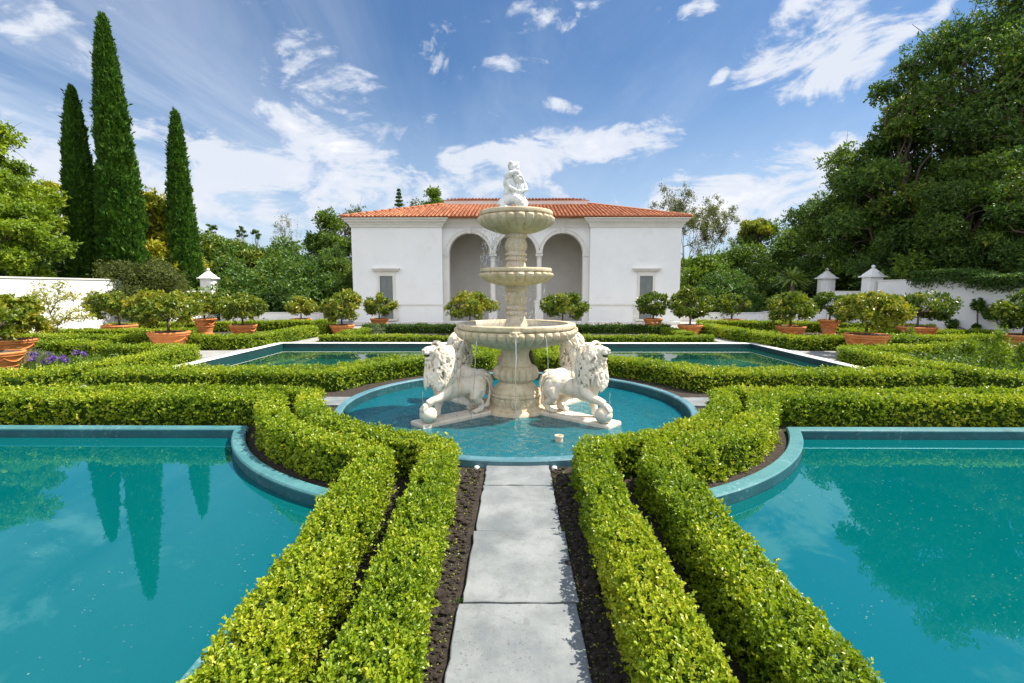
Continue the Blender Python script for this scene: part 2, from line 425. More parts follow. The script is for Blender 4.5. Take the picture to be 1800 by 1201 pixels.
class MB:
    """collects quads / triangles in numpy chunks and links them as ONE mesh"""
    def __init__(s): s.v = []; s.f = []; s.t = []; s.m = []; s.n = 0
    def add(s, V, Fq, mi=0, tint=None):
        V = np.asarray(V, dtype=np.float32).reshape(-1, 3)
        s.v.append(V)
        s.t.append(np.full(len(V), .5, np.float32) if tint is None else np.asarray(tint, np.float32))
        if isinstance(Fq, np.ndarray):
            s.f.append((Fq + s.n, mi))
        else:
            by = {}
            for f in Fq: by.setdefault(len(f), []).append(f)
            for k, fs in by.items(): s.f.append((np.array(fs, dtype=np.int64) + s.n, mi))
        s.n += len(V)
        return s
    def box(s, a, b, mi=0, rz=0, c=None):
        x0, y0, z0 = a; x1, y1, z1 = b
        V = np.array([(x0, y0, z0), (x1, y0, z0), (x1, y1, z0), (x0, y1, z0), (x0, y0, z1), (x1, y0, z1), (x1, y1, z1), (x0, y1, z1)], float)
        if rz:
            cx, cy = c if c else ((x0 + x1) / 2, (y0 + y1) / 2)
            co, si = math.cos(rz), math.sin(rz)
            X = V[:, 0] - cx; Y = V[:, 1] - cy
            V[:, 0] = cx + X * co - Y * si; V[:, 1] = cy + X * si + Y * co
        return s.add(V, [(3, 2, 1, 0), (4, 5, 6, 7), (0, 1, 5, 4), (1, 2, 6, 5), (2, 3, 7, 6), (3, 0, 4, 7)], mi)
    def grid(s, P, mi=0, closed_u=False, closed_v=False, flip=False, tint=None):
        nu, nv = P.shape[:2]
        iu = np.arange(nu if closed_u else nu - 1); iv = np.arange(nv if closed_v else nv - 1)
        A, B = np.meshgrid(iu, iv, indexing='ij')
        A2 = (A + 1) % nu; B2 = (B + 1) % nv
        Q = np.stack([A * nv + B, A2 * nv + B, A2 * nv + B2, A * nv + B2], -1).reshape(-1, 4)
        if flip: Q = Q[:, ::-1]
        return s.add(P.reshape(-1, 3), Q, mi, tint)
    def lathe(s, prof, seg=48, mi=0, mod=None, c=(0, 0, 0)):
        prof = np.array(prof, float)
        a = np.linspace(0, 2 * math.pi, seg, endpoint=False)
        r = np.tile(prof[:, 0][None], (seg, 1)); z = np.tile(prof[:, 1][None], (seg, 1))
        if mod is not None: r = mod(r, z, a[:, None], np.arange(len(prof))[None])
        P = np.stack([c[0] + r * np.cos(a)[:, None], c[1] + r * np.sin(a)[:, None], c[2] + z], -1)
        return s.grid(P, mi, closed_u=True)
    def tube(s, pts, rad, seg=8, mi=0, cap=True, tint=None):
        pts = np.array(pts, float); n = len(pts)
        rad = np.full(n, rad) if np.isscalar(rad) else np.array(rad, float)
        T = np.gradient(pts, axis=0); T /= np.linalg.norm(T, axis=1)[:, None] + 1e-9
        up = np.array([0, 0, 1.0]) if abs(T[:, 2]).mean() < .8 else np.array([1.0, 0, 0])
        N = np.cross(T, up); N /= np.linalg.norm(N, axis=1)[:, None] + 1e-9
        B = np.cross(N, T)
        a = np.linspace(0, 2 * math.pi, seg, endpoint=False)
        P = pts[:, None] + rad[:, None, None] * (N[:, None] * np.cos(a)[None, :, None] + B[:, None] * np.sin(a)[None, :, None])
        n0 = s.n
        s.grid(P, mi, closed_v=True, tint=tint)
        if cap:
            s.add(np.zeros((0, 3)), np.zeros((0, 3), np.int64), mi)
            fs = [tuple(range(seg)), tuple((n - 1) * seg + i for i in range(seg))[::-1]]
            s.f.append((np.array([fs[0]]) + n0, mi)); s.f.append((np.array([fs[1]]) + n0, mi))
        return s
    def ell(s, c, r, rot=None, nu=16, nv=10, mi=0):
        th = np.linspace(0, 2 * math.pi, nu, endpoint=False); ph = np.linspace(0.0001, math.pi - .0001, nv)
        P = np.stack([np.outer(np.cos(th), np.sin(ph)), np.outer(np.sin(th), np.sin(ph)), np.outer(np.ones(nu), np.cos(ph))], -1)
        P = P * np.array(r, float)
        if rot is not None:
            Rm = np.array(rot.to_matrix() if hasattr(rot, 'to_matrix') else rot)
            P = P @ Rm.T
        P = P + np.array(c, float)
        return s.grid(P, mi, closed_u=True, flip=True)
    def mesh(s, name, mats, smooth=False):
        me = bpy.data.meshes.new(name)
        V = np.concatenate(s.v) if s.v else np.zeros((0, 3), np.float32)
        me.vertices.add(len(V)); me.vertices.foreach_set('co', V.ravel())
        fs = [(f, mi) for f, mi in s.f if len(f)]
        loops = np.concatenate([f.ravel() for f, _ in fs]); sizes = np.concatenate([np.full(len(f), f.shape[1]) for f, _ in fs])
        mi = np.concatenate([np.full(len(f), m_) for f, m_ in fs])
        me.loops.add(len(loops)); me.loops.foreach_set('vertex_index', loops.astype(np.int32))
        me.polygons.add(len(sizes))
        starts = np.concatenate([[0], np.cumsum(sizes)[:-1]])
        me.polygons.foreach_set('loop_start', starts.astype(np.int32))
        me.polygons.foreach_set('material_index', mi.astype(np.int32))
        me.polygons.foreach_set('use_smooth', np.full(len(sizes), bool(smooth)))
        for m_ in mats: me.materials.append(M[m_])
        me.update(calc_edges=True)
        at = me.attributes.new('tint', 'FLOAT', 'POINT')
        at.data.foreach_set('value', np.clip(np.concatenate(s.t), 0, 1))
        return me
    def build(s, name, mats, parent=None, smooth=False, **kw):
        if isinstance(mats, str): mats = [mats]
        o = bpy.data.objects.new(name, s.mesh(name, mats, smooth)); col.objects.link(o)
        if parent: o.parent = parent
        return tag(o, **kw)

def fuse(mb, name, matname, voxel, smooth=4, disp=None):
    """union of overlapping solids as one continuous skin"""
    me = mb.mesh(name + '_raw', [matname])
    o = bpy.data.objects.new('tmp', me); col.objects.link(o)
    md = o.modifiers.new('r', 'REMESH'); md.mode = 'VOXEL'; md.voxel_size = voxel; md.use_smooth_shade = True
    if smooth:
        sm = o.modifiers.new('s', 'SMOOTH'); sm.factor = .5; sm.iterations = smooth
    dg = bpy.context.evaluated_depsgraph_get()
    m2 = bpy.data.meshes.new_from_object(o.evaluated_get(dg), depsgraph=dg)
    m2.name = name
    bpy.data.objects.remove(o); bpy.data.meshes.remove(me)
    m2.materials.clear(); m2.materials.append(M[matname])
    m2.polygons.foreach_set('use_smooth', np.ones(len(m2.polygons), bool))
    m2.polygons.foreach_set('material_index', np.zeros(len(m2.polygons), np.int32))
    return m2

def link(name, me, parent=None, **kw):
    o = bpy.data.objects.new(name, me); col.objects.link(o)
    if parent: o.parent = parent
    return tag(o, **kw)

def copy_tree(o, parent=None):
    c = o.copy(); col.objects.link(c); c.parent = parent
    for ch in o.children: copy_tree(ch, c)
    return c

def nrm(a): return a / (np.linalg.norm(a, axis=-1, keepdims=True) + 1e-9)
def nz(p, seed, f):
    r = np.random.default_rng(seed); v = np.zeros(len(p))
    for i in range(5):
        k = r.normal(size=3); k /= np.linalg.norm(k)
        v += np.sin(p @ k * f * (1 + .35 * i) + r.uniform(0, 6.28))
    return v / 5 * 1.4

def leaves(mb, P, T, N, L, W, tint, oval=False, fold=.18, mi=0):
    """one small folded leaf per row: base P, along T, facing N"""
    T = nrm(T); B = nrm(np.cross(T, N)); N = np.cross(B, T)
    L = L[:, None]; W = W[:, None]
    if oval:
        c = [P, P + T * L * .32 + B * W * .46 + N * W * fold, P + T * L * .72 + B * W * .44 + N * W * fold, P + T * L,
             P + T * L * .72 - B * W * .44 + N * W * fold, P + T * L * .32 - B * W * .46 + N * W * fold]
        V = np.stack(c, 1).reshape(-1, 3); n = len(P); b = (np.arange(n) * 6)[:, None]
        Q = np.concatenate([b + np.array([[0, 1, 2, 3]]), b + np.array([[0, 3, 4, 5]])])
        mb.add(V, Q, mi, np.repeat(tint, 6))
    else:
        c = [P, P + T * L * .5 + B * W * .5 + N * W * fold, P + T * L, P + T * L * .5 - B * W * .5 + N * W * fold]
        V = np.stack(c, 1).reshape(-1, 3); n = len(P); b = (np.arange(n) * 4)[:, None]
        mb.add(V, b + np.array([[0, 1, 2, 3]]), mi, np.repeat(tint, 4))

def whorls(mb, P, D, k, L, wr, tint, slen, oval, tj=.10, open_=(.35, 1.25), mi=0, r=rng):
    """k leaves round each shoot tip at P pointing along D"""
    n = len(P); D = nrm(D)
    a = r.normal(size=(n, 3)); X = nrm(np.cross(D, a)); Y = np.cross(D, X)
    Ps = np.repeat(P, k, 0); Ds = np.repeat(D, k, 0); Xs = np.repeat(X, k, 0); Ys = np.repeat(Y, k, 0)
    ph = r.uniform(0, 6.28, n * k); el = r.uniform(open_[0], open_[1], n * k)
    rad = Xs * np.cos(ph)[:, None] + Ys * np.sin(ph)[:, None]
    T = Ds * np.cos(el)[:, None] + rad * np.sin(el)[:, None]
    base = Ps - Ds * (r.uniform(0, 1, n * k) * np.repeat(slen, k))[:, None]
    N = Ds - T * (T * Ds).sum(1)[:, None] + r.normal(size=(n * k, 3)) * .25
    LL = np.repeat(L, k) * r.uniform(.7, 1.2, n * k)
    tt = np.repeat(tint, k) + r.normal(size=n * k) * tj
    leaves(mb, base, T, N, LL, LL * wr, tt, oval, mi=mi)

# ------------------------------------------------------------------ hedges
CAMP = np.array([0, 0, H_EYE])
def resample(pts, ds):
    pts = np.array(pts, float); seg = np.linalg.norm(np.diff(pts, axis=0), axis=1); s = np.concatenate([[0], np.cumsum(seg)])
    n = max(3, int(s[-1] / ds)); q = np.linspace(0, s[-1], n)
    P = np.stack([np.interp(q, s, pts[:, i]) for i in range(2)], 1)
    k = 5
    if n > 3 * k:
        Pp = np.concatenate([np.repeat(P[:1], k, 0), P, np.repeat(P[-1:], k, 0)])
        Pm = np.stack([np.convolve(Pp[:, i], np.ones(2 * k + 1) / (2 * k + 1), 'valid') for i in range(2)], 1)
        Pm[0] = P[0]; Pm[-1] = P[-1]; P = Pm
    return P
def arc(r, a0, a1, c=(0, 7.0), n=24):
    return [(c[0] + r * math.cos(R(a)), c[1] + r * math.sin(R(a))) for a in np.linspace(a0, a1, n)]

hid = [0]
def hedge(label, pts, w=.34, h=.38, group=None, matn='box_leaf', dens=1.0, big=1.0, tbase=.60, name='box_hedge', loose=1.0, cat='hedge'):
    hid[0] += 1; seed = 100 + hid[0]; r = np.random.default_rng(seed)
    C = resample(pts, .03); T = nrm(np.gradient(C, axis=0)); Nn = np.stack([T[:, 1], -T[:, 0]], 1)
    s = np.concatenate([[0], np.cumsum(np.linalg.norm(np.diff(C, axis=0), axis=1))]); Ln = s[-1]
    per = 2 * h + w
    dist = np.linalg.norm(np.concatenate([C, np.zeros((len(C), 1))], 1) - CAMP, axis=1)
    def dn(dd): return dens * np.clip(3500 * (2.3 / np.maximum(dd, 1.2)) ** 1.15, 500, 3700)
    dmax = dn(dist).max()
    n = int(dmax * per * Ln * 1.0)
    q = r.uniform(0, Ln, n); dd = np.interp(q, s, dist)
    keep = r.uniform(0, 1, n) < dn(dd) / dmax
    q = q[keep]; dd = dd[keep]; n = len(q)
    cx = np.interp(q, s, C[:, 0]); cy = np.interp(q, s, C[:, 1]); nx = np.interp(q, s, Nn[:, 0]); ny = np.interp(q, s, Nn[:, 1])
    tt = r.uniform(0, per, n)
    o = np.where(tt < h, -w / 2, np.where(tt < h + w, tt - h - w / 2, w / 2))
    z = np.where(tt < h, tt, np.where(tt < h + w, h, per - tt))
    on = np.where(tt < h, -1.0, np.where(tt < h + w, 0, 1.0)); zn = np.where((tt >= h) & (tt < h + w), 1.0, 0)
    # ends
    ne = int(dmax * .0 + sum(dn(np.array([dist[e]]))[0] for e in (0, -1)) / 2 * w * h * 2)
    tx = np.zeros(n); ty = np.zeros(n)
    if ne > 4:
        ee = r.integers(0, 2, ne); idx = np.where(ee == 0, 0, len(C) - 1); sg = np.where(ee == 0, -1.0, 1.0)
        cx = np.concatenate([cx, C[idx, 0]]); cy = np.concatenate([cy, C[idx, 1]]); nx = np.concatenate([nx, Nn[idx, 0]]); ny = np.concatenate([ny, Nn[idx, 1]])
        o = np.concatenate([o, r.uniform(-w / 2, w / 2, ne)]); z = np.concatenate([z, r.uniform(0, h, ne)])
        on = np.concatenate([on, np.zeros(ne)]); zn = np.concatenate([zn, np.zeros(ne)])
        tx = np.concatenate([tx, T[idx, 0] * sg]); ty = np.concatenate([ty, T[idx, 1] * sg]); dd = np.concatenate([dd, dist[idx]]); n += ne
    rc = min(.085, w * .28)
    # round the two top edges
    ax = np.abs(o) - (w / 2 - rc); az = z - (h - rc)
    m_ = (ax > 0) & (az > 0); ln = np.sqrt(ax ** 2 + az ** 2) + 1e-6
    sc = np.where(m_, rc / np.maximum(ln, rc * .9), 1.0)
    so = np.sign(o)
    o = np.where(m_, so * (w / 2 - rc + ax * sc), o); z = np.where(m_, h - rc + az * sc, z)
    on = np.where(m_, so * ax / ln, on); zn = np.where(m_, az / ln, zn)
    P = np.stack([cx + nx * o, cy + ny * o, z], 1); Nv = nrm(np.stack([nx * on + tx, ny * on + ty, zn], 1))
    wob = nz(np.stack([cx, cy, 0 * cx], 1), seed, 1.6) * .018 + nz(P, seed + 1, 7.) * .022 * loose + nz(P, seed + 2, 19.) * .014 * loose
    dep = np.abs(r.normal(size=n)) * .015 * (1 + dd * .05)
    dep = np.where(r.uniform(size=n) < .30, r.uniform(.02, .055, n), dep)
    pop = (r.uniform(size=n) < .12) * r.uniform(0, .035, n) * loose
    P = P + Nv * (wob - dep + pop)[:, None]
    P[:, 2] = np.maximum(P[:, 2], .015)
    k = 7 if dd.min() < 3.5 else (6 if dd.min() < 9 else 5)
    L = .0165 * big * np.clip((dd / 2.3), .92, 20) ** .50
    D = Nv * .9 + np.array([0, 0, .45]) + r.normal(size=(n, 3)) * .42
    low = 1 - np.clip(z / .10, 0, 1)
    kp = r.uniform(size=n) > low * .45
    hole = nz(P, seed + 9, 24.) < -.80
    kp &= ~(hole & (r.uniform(size=n) < .62))
    P, D, L, dd2 = P[kp], D[kp], L[kp], dd[kp]
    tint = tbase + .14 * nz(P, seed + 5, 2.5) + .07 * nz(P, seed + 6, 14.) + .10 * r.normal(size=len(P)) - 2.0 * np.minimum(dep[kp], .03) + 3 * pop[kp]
    mb = MB()
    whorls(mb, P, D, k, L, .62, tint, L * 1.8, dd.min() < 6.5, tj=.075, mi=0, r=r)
    # solid interior, its dark green standing in for shaded leaves in the gaps
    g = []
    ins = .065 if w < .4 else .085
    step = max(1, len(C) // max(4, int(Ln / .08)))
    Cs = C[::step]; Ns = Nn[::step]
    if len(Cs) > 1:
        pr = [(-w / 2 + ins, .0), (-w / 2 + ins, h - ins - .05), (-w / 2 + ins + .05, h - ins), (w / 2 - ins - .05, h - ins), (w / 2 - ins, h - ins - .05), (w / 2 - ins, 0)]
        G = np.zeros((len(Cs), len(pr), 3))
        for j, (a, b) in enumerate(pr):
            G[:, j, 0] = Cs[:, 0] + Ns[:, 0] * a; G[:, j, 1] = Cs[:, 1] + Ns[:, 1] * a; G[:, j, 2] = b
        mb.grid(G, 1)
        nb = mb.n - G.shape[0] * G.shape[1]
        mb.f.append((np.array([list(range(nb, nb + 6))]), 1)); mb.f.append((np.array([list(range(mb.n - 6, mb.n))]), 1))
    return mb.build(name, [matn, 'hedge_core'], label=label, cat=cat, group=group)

CIR = (0.0, 7.0)
def mir(pts, s): return [(x * s, y) for x, y in pts]
G1 = 'clipped box hedges edging the pools and paths'
def near_outer(s):
    r = 3.20
    xn, xf = (1.0, 1.14) if s > 0 else (1.13, 1.15)
    p = [(-xn, -.6), (-xn, 1.2), (-(xn * .65 + xf * .35), 2.4), (-xf, 3.5), (-xf, 3.85)]
    a_s = 180 + math.degrees(math.asin(math.sqrt(1 - ((xf + .04) / r) ** 2))); a_e = 180 + math.degrees(math.asin(.93 / r))
    p += arc(r, a_s, a_e, n=20) + [(-3.4, 6.07), (-7.3, 6.07)]
    return mir(p, s)
def near_inner(s):
    r = 2.80
    xn, xf = (.545, .645) if s > 0 else (.63, .635)
    p = [(-xn, -.6), (-xn, 1.2), (-(xn * .6 + xf * .4), 2.6), (-xf, 3.7), (-xf, 4.12)]
    a_s = 180 + math.degrees(math.asin(math.sqrt(1 - ((xf + .05) / r) ** 2))); a_e = 180 + math.degrees(math.asin(.38 / r))
    p += arc(r, a_s, a_e, n=20) + [(-3.0, 6.60), (-7.3, 6.60)]
    return mir(p, s)
hedge('outer clipped box hedge curving round the near left blue pool', near_outer(1), .325, .39, G1)
hedge('inner clipped box hedge left of the stone path and round fountain pool', near_inner(1), .305, .37, G1)
hedge('outer clipped box hedge curving round the near right blue pool', near_outer(-1), .325, .39, G1)
hedge('inner clipped box hedge right of the stone path and round fountain pool', near_inner(-1), .305, .37, G1)
def far_inner(s):
    r = 3.22
    p = [(-7.1, 8.05), (-3.1, 8.05)] + arc(r, 161, 101, n=14) + [(-.62, 10.4), (-.62, 13.9)]
    return mir(p, s)
def far_outer(s):
    p = [(-7.2, 8.62), (-3.5, 8.62)] + arc(3.72, 154, 106, n=14) + [(-1.05, 10.7), (-1.05, 14.3)]
    return mir(p, s)
hedge('box hedge behind the cross path, left of fountain, curving behind it', far_inner(1), .36, .37, G1)
hedge('box hedge behind the cross path, right of fountain, curving behind it', far_inner(-1), .36, .37, G1)
hedge('low box hedge along the front edge of far left pool', far_outer(1), .32, .34, G1)
hedge('low box hedge along the front edge of far right pool', far_outer(-1), .32, .34, G1)
G2 = 'box hedges round the planting beds'
for s, sd_, mt in ((1, 'left', 'box_leaf'), (-1, 'right', 'box_leaf')):
    hedge('box hedge along near edge of the %s flower bed beside the far pool' % sd_, mir([(-13.5, 8.2), (-9.4, 8.0), (-7.95, 7.7), (-7.72, 9.0), (-7.68, 11.35), (-7.9, 11.55), (-9.9, 11.55)], s), .46, .38, G2, mt, dens=1.15, loose=1.3)
    hedge('long box hedge in front of %s garden wall, back of flower bed' % sd_, mir([(-10.2, 11.9), (-12, 12.1), (-15.3, 12.3)], s), .5, .42, G2, mt, dens=1.1, loose=1.4)
    hedge('box hedge with squared corner edging the %s far bed by the pool' % sd_, mir([(-14.6, 14.0), (-11.5, 13.75), (-7.85, 13.7), (-7.62, 14.0), (-7.3, 16.0), (-7.05, 18.6)], s), .5, .42, G2, mt, loose=1.2)
    hedge('far box hedge row below the %s wall pier' % sd_, mir([(-15.2, 17.9), (-11.4, 19.6), (-7.6, 20.6)], s), .5, .42, G2, mt, loose=1.3)
    hedge('short box hedge by the %s garden wall behind the wide pot' % sd_, mir([(-15.4, 15.9), (-13, 16.3), (-11, 16.6)], s), .5, .38, G2, mt, loose=1.3)
    hedge('low front box hedge behind the %s far pool coping' % sd_, mir([(-6.3, 15.65), (-.5, 15.65)], s), .42, .24, G2, mt)
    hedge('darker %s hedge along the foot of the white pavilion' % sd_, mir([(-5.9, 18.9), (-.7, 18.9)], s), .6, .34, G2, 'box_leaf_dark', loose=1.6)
hedge('short return of box hedge between two pots left of pavilion', [(-5.9, 16.6), (-5.6, 18.3)], .45, .26, G2)
hedge('short return of box hedge between two pots right of pavilion', [(5.9, 16.6), (5.6, 18.3)], .45, .26, G2)

# ------------------------------------------------------------------ pools and ground
def arcpts(r, xs, ys, x_side, y_side, n=22):
    """points on the circle of radius r round the fountain from |x|=x_side to |y-7|=y_side in the quadrant (xs,ys)"""
    a0 = math.acos(x_side / r); a1 = math.asin(y_side / r)
    return [(xs * r * math.cos(a), 7 + ys * r * math.sin(a)) for a in np.linspace(a0, a1, n)]
def pool_outline(xs, ys, r, xi, yi, xo, yo):
    p = arcpts(r, xs, ys, xi, yi)
    p = p + [(xs * xo, 7 + ys * yi), (xs * xo, 7 + ys * yo), (xs * xi, 7 + ys * yo)]
    ar = sum(p[i][0] * p[(i + 1) % len(p)][1] - p[(i + 1) % len(p)][0] * p[i][1] for i in range(len(p)))
    return p if ar > 0 else p[::-1]
def offset(poly, d):
    P = np.array(poly); n = len(P)
    a = nrm(np.roll(P, -1, 0) - P); b = nrm(P - np.roll(P, 1, 0))
    na = np.stack([a[:, 1], -a[:, 0]], 1); nb = np.stack([b[:, 1], -b[:, 0]], 1)
    m_ = na + nb; m_ = m_ / (m_ * m_).sum(1)[:, None] * 2
    return P + m_ * d
def sweep(mb, poly, prof, mi=0):
    G = np.stack([np.concatenate([offset(poly, o_), np.full((len(poly), 1), z_)], 1) for o_, z_ in prof], 1)
    mb.grid(G, mi, closed_u=True, closed_v=False)
def flat(mb, poly, z, mi=0, holes=()):
    pts = [Vector(p) for p in poly]; loops = [list(range(len(poly)))]
    for h in holes:
        k = len(pts); pts += [Vector(p) for p in h]; loops.append(list(range(k, k + len(h))))
    ed = [(l[i], l[(i + 1) % len(l)]) for l in loops for i in range(len(l))]
    vs, _, fs, _, _, _ = delaunay_2d_cdt(pts, ed, [], 0, 1e-5)
    def inside(q, pl):
        c = False; n = len(pl)
        for i in range(n):
            x1, y1 = pl[i]; x2, y2 = pl[(i + 1) % n]
            if (y1 > q[1]) != (y2 > q[1]) and q[0] < (x2 - x1) * (q[1] - y1) / (y2 - y1) + x1: c = not c
        return c
    F_ = []
    for f in fs:
        c = sum((vs[i] for i in f), Vector((0, 0))) / len(f)
        if inside(c, poly) and not any(inside(c, h) for h in holes):
            a, b, c_ = [vs[i] for i in f[:3]]
            F_.append(tuple(f) if (b - a).cross(c_ - a) > 0 else tuple(reversed(f)))
    V = np.array([(v.x, v.y, z) for v in vs]) if np.isscalar(z) else np.array([(v.x, v.y, z(v.x, v.y)) for v in vs])
    mb.add(V, F_, mi)
holes = []
for xs in (-1, 1):
    sd_ = 'left' if xs < 0 else 'right'
    p = pool_outline(xs, -1, 3.61, 1.43 if xs < 0 else 1.56, 1.39, 7.1, 8.3)
    holes.append([tuple(q) for q in offset(p, .07)])
    root = empty('garden_pool', (0, 0, 0), label='near %s blue painted pool with teal curved coping' % sd_, cat='pool', group='four ornamental pools')
    mb = MB(); sweep(mb, p, [(.004, .030), (0, .045), (.012, .058), (.128, .058), (.14, .045), (.14, -.12)]); mb.build('coping', 'teal_paint', root)
    mb = MB(); sweep(mb, p, [(.0, -.42), (.004, .030)]); mb.build('pool_wall', 'shaded_wall_paint', root)
    mb = MB(); flat(mb, p, -.34); mb.build('pool_floor', 'pool_floor_paint', root)
    mb = MB(); flat(mb, p, -.055); mb.build('water', 'still_water', kind='structure')
    p = pool_outline(xs, 1, 4.1, 1.55, 2.0, 7.1, 7.75)
    holes.append([tuple(q) for q in offset(p, .1)])
    root = empty('garden_pool', (0, 0, 0), label='far %s dark green pool with white coping' % sd_, cat='pool', group='four ornamental pools')
    mb = MB(); sweep(mb, p, [(0, .050), (.012, .062), (.228, .062), (.24, .050), (.24, -.12)]); mb.build('coping', 'white_coping', root)
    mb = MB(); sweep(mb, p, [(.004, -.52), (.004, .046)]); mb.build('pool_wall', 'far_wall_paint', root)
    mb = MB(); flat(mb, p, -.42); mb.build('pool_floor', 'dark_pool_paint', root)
    mb = MB(); flat(mb, p, -.075); mb.build('water', 'far_water', kind='structure')
# round fountain pool
cp = [(2.40 * math.cos(a), 7 + 2.40 * math.sin(a)) for a in np.linspace(0, 2 * math.pi, 96, endpoint=False)]
holes.append([tuple(q) for q in offset(cp, .05)])
root = empty('fountain_pool', (0, 7, 0), label='round blue pool with raised teal rim under the lion fountain', cat='pool')
def rel(o, root): o.location = -Vector(root.location); return o
mb = MB(); sweep(mb, cp, [(0, .055), (0, .068), (.012, .080), (.098, .080), (.11, .068), (.11, -.10)]); rel(mb.build('rim', 'rim_paint', root), root)
mb = MB(); sweep(mb, cp, [(.003, -.42), (.003, .055)]); rel(mb.build('pool_wall', 'shaded_wall_paint', root), root)
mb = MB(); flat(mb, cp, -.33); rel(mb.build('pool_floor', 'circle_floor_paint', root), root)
N_ = 150
mb = MB()
rr = np.linspace(.3, 2.4, 60); aa = np.linspace(0, 2 * math.pi, 200, endpoint=False)
Rg, Ag = np.meshgrid(rr, aa, indexing='ij'); X = Rg * np.cos(Ag); Y = 7 + Rg * np.sin(Ag)
fl = np.stack([X.ravel(), Y.ravel(), 0 * X.ravel()], 1)
Zw = -.055 + (nz(fl, 31, 13.) * .0030 + nz(fl, 32, 31.) * .0025 + nz(fl, 33, 22.) * .002).reshape(X.shape)
mb.grid(np.stack([X, Y, Zw], -1), closed_v=True)
mb.build('water', 'rippled_water', smooth=True, kind='structure')

mb = MB(); flat(mb, [(-1200, -400), (1200, -400), (1200, 1600), (-1200, 1600)], 0.0, holes=holes)
mb.build('ground', 'dark_soil', kind='structure')
# pale paving strips
mb = MB()
for s in (-1, 1):
    for (x0, y0, x1, y1) in ((7.345, 6.9, 7.75, 12.0), (7.345, 12.01, 16.0, 13.3), (7.345, 13.31, 7.75, 14.98), (6.5, 15.02, 7.2, 20.0)):
        a, b = sorted((x0 * s, x1 * s)); mb.box((a, y0, -.02), (b, y1, .014))
mb.box((-16, 20.9, -.02), (16, 25.6, .014))
mb.box((-6.45, 16.2, -.02), (6.45, 17.0, .012))
mb.build('paving', 'pale_paving', kind='structure')
# paths of cast slabs
def slab(mb, x0, y0, x1, y1, z, r, n=10):
    # rounded, slightly ragged edge
    cx, cy = (x0 + x1) / 2, (y0 + y1) / 2
    pts = []
    for (a, b) in (((x0, y0), (x1, y0)), ((x1, y0), (x1, y1)), ((x1, y1), (x0, y1)), ((x0, y1), (x0, y0))):
        for t_ in np.linspace(0, 1, n, endpoint=False): pts.append((a[0] + (b[0] - a[0]) * t_, a[1] + (b[1] - a[1]) * t_))
    P = np.array(pts) + r.normal(size=(len(pts), 2)) * .0035
    ins = P + nrm(np.array([cx, cy]) - P) * .006
    G = np.stack([np.c_[P, np.full(len(P), -.03)], np.c_[P, np.full(len(P), z - .004)], np.c_[ins, np.full(len(P), z)]], 1)
    mb.grid(G, closed_u=True)
    nb = mb.n - len(P) * 3
    mb.f.append((np.array([[nb + i * 3 + 2 for i in range(len(P))]]), 0))
mb = MB(); r_ = np.random.default_rng(3)
ys = [4.53, 4.04, 3.24, 2.46, 1.66, .86, .06, -.75]
offs = [0, .0, .006, -.010, .012, 0, 0]
for i in range(7):
    sh = offs[i]; wd = [.295, .300, .312, .315, .322, .32, .32][i]
    slab(mb, -wd + sh + .02, ys[i + 1] + .003, wd + sh + .02, ys[i] - .003, .030 - .004 * (i % 2), r_)
mb.build('path', 'path_concrete', kind='structure')
mb = MB()
for s in (-1, 1):
    for i in range(7):
        x0 = 2.52 + i * .75; a, b = sorted((x0 * s, (x0 + .742) * s))
        slab(mb, a, 6.93, b, 7.47, .028, r_)
for i in range(7):
    slab(mb, -.30, 9.55 + i * .8, .30, 10.34 + i * .8, .028, r_)
mb.build('path', 'path_concrete', kind='structure')
# ------------------------------------------------------------------ pavilion
bld = empty('pavilion', (0, 22.9, 0), label='white stucco garden pavilion with three arches and terracotta tiled hip roof', cat='building')
YF, YC, YB, XW, XC = 22.9, 23.2, 33.0, 7.6, 3.42
ZT = 4.54
def bpart(mb, name, mats, smooth=False, parent=None, **kw):
    o = mb.build(name, mats, parent or bld, smooth=smooth, **kw)
    if parent is None: o.location = (0, -22.9, 0)
    return o
mb = MB()
for s in (-1, 1):
    a, b = sorted((s * XC, s * XW)); mb.box((a, YF, 0), (b, YB, ZT + .3))
# back block and spandrel wall over the arches
mb.box((-XC + .002, 26.0, 0), (XC - .002, YB - .003, ZT + .3))
AC = [-2.18, 0.0, 2.18]; AR = .955; ZS = 3.34; TH = .34
def spandrel():
    xs = [-XC + .002]; 
    F0 = []
    pts_low = []
    for c in AC:
        for a in np.linspace(math.pi, 0, 25): pts_low.append((c + AR * math.cos(a), ZS + AR * math.sin(a)))
    # sequence of lower edge points from left to right
    low = [(-XC + .002, ZS)] + pts_low + [(XC - .002, ZS)]
    lo = np.array(low); n = len(lo)
    G = np.zeros((n, 4, 3))
    G[:, 0] = np.c_[lo[:, 0], np.full(n, YC), np.full(n, ZT + .3)]
    G[:, 1] = np.c_[lo[:, 0], np.full(n, YC), lo[:, 1]]
    G[:, 2] = np.c_[lo[:, 0], np.full(n, YC + TH), lo[:, 1]]
    G[:, 3] = np.c_[lo[:, 0], np.full(n, YC + TH), np.full(n, ZT + .3)]
    mb.grid(G)
spandrel()
for s in (-1, 1):     # solid end piers of the arcade
    a, b = sorted((s * (2.18 + AR), s * (XC - .002))); mb.box((a, YC + .002, 0), (b, YC + TH - .002, ZS - .001))
bpart(mb, 'wall', 'stucco')
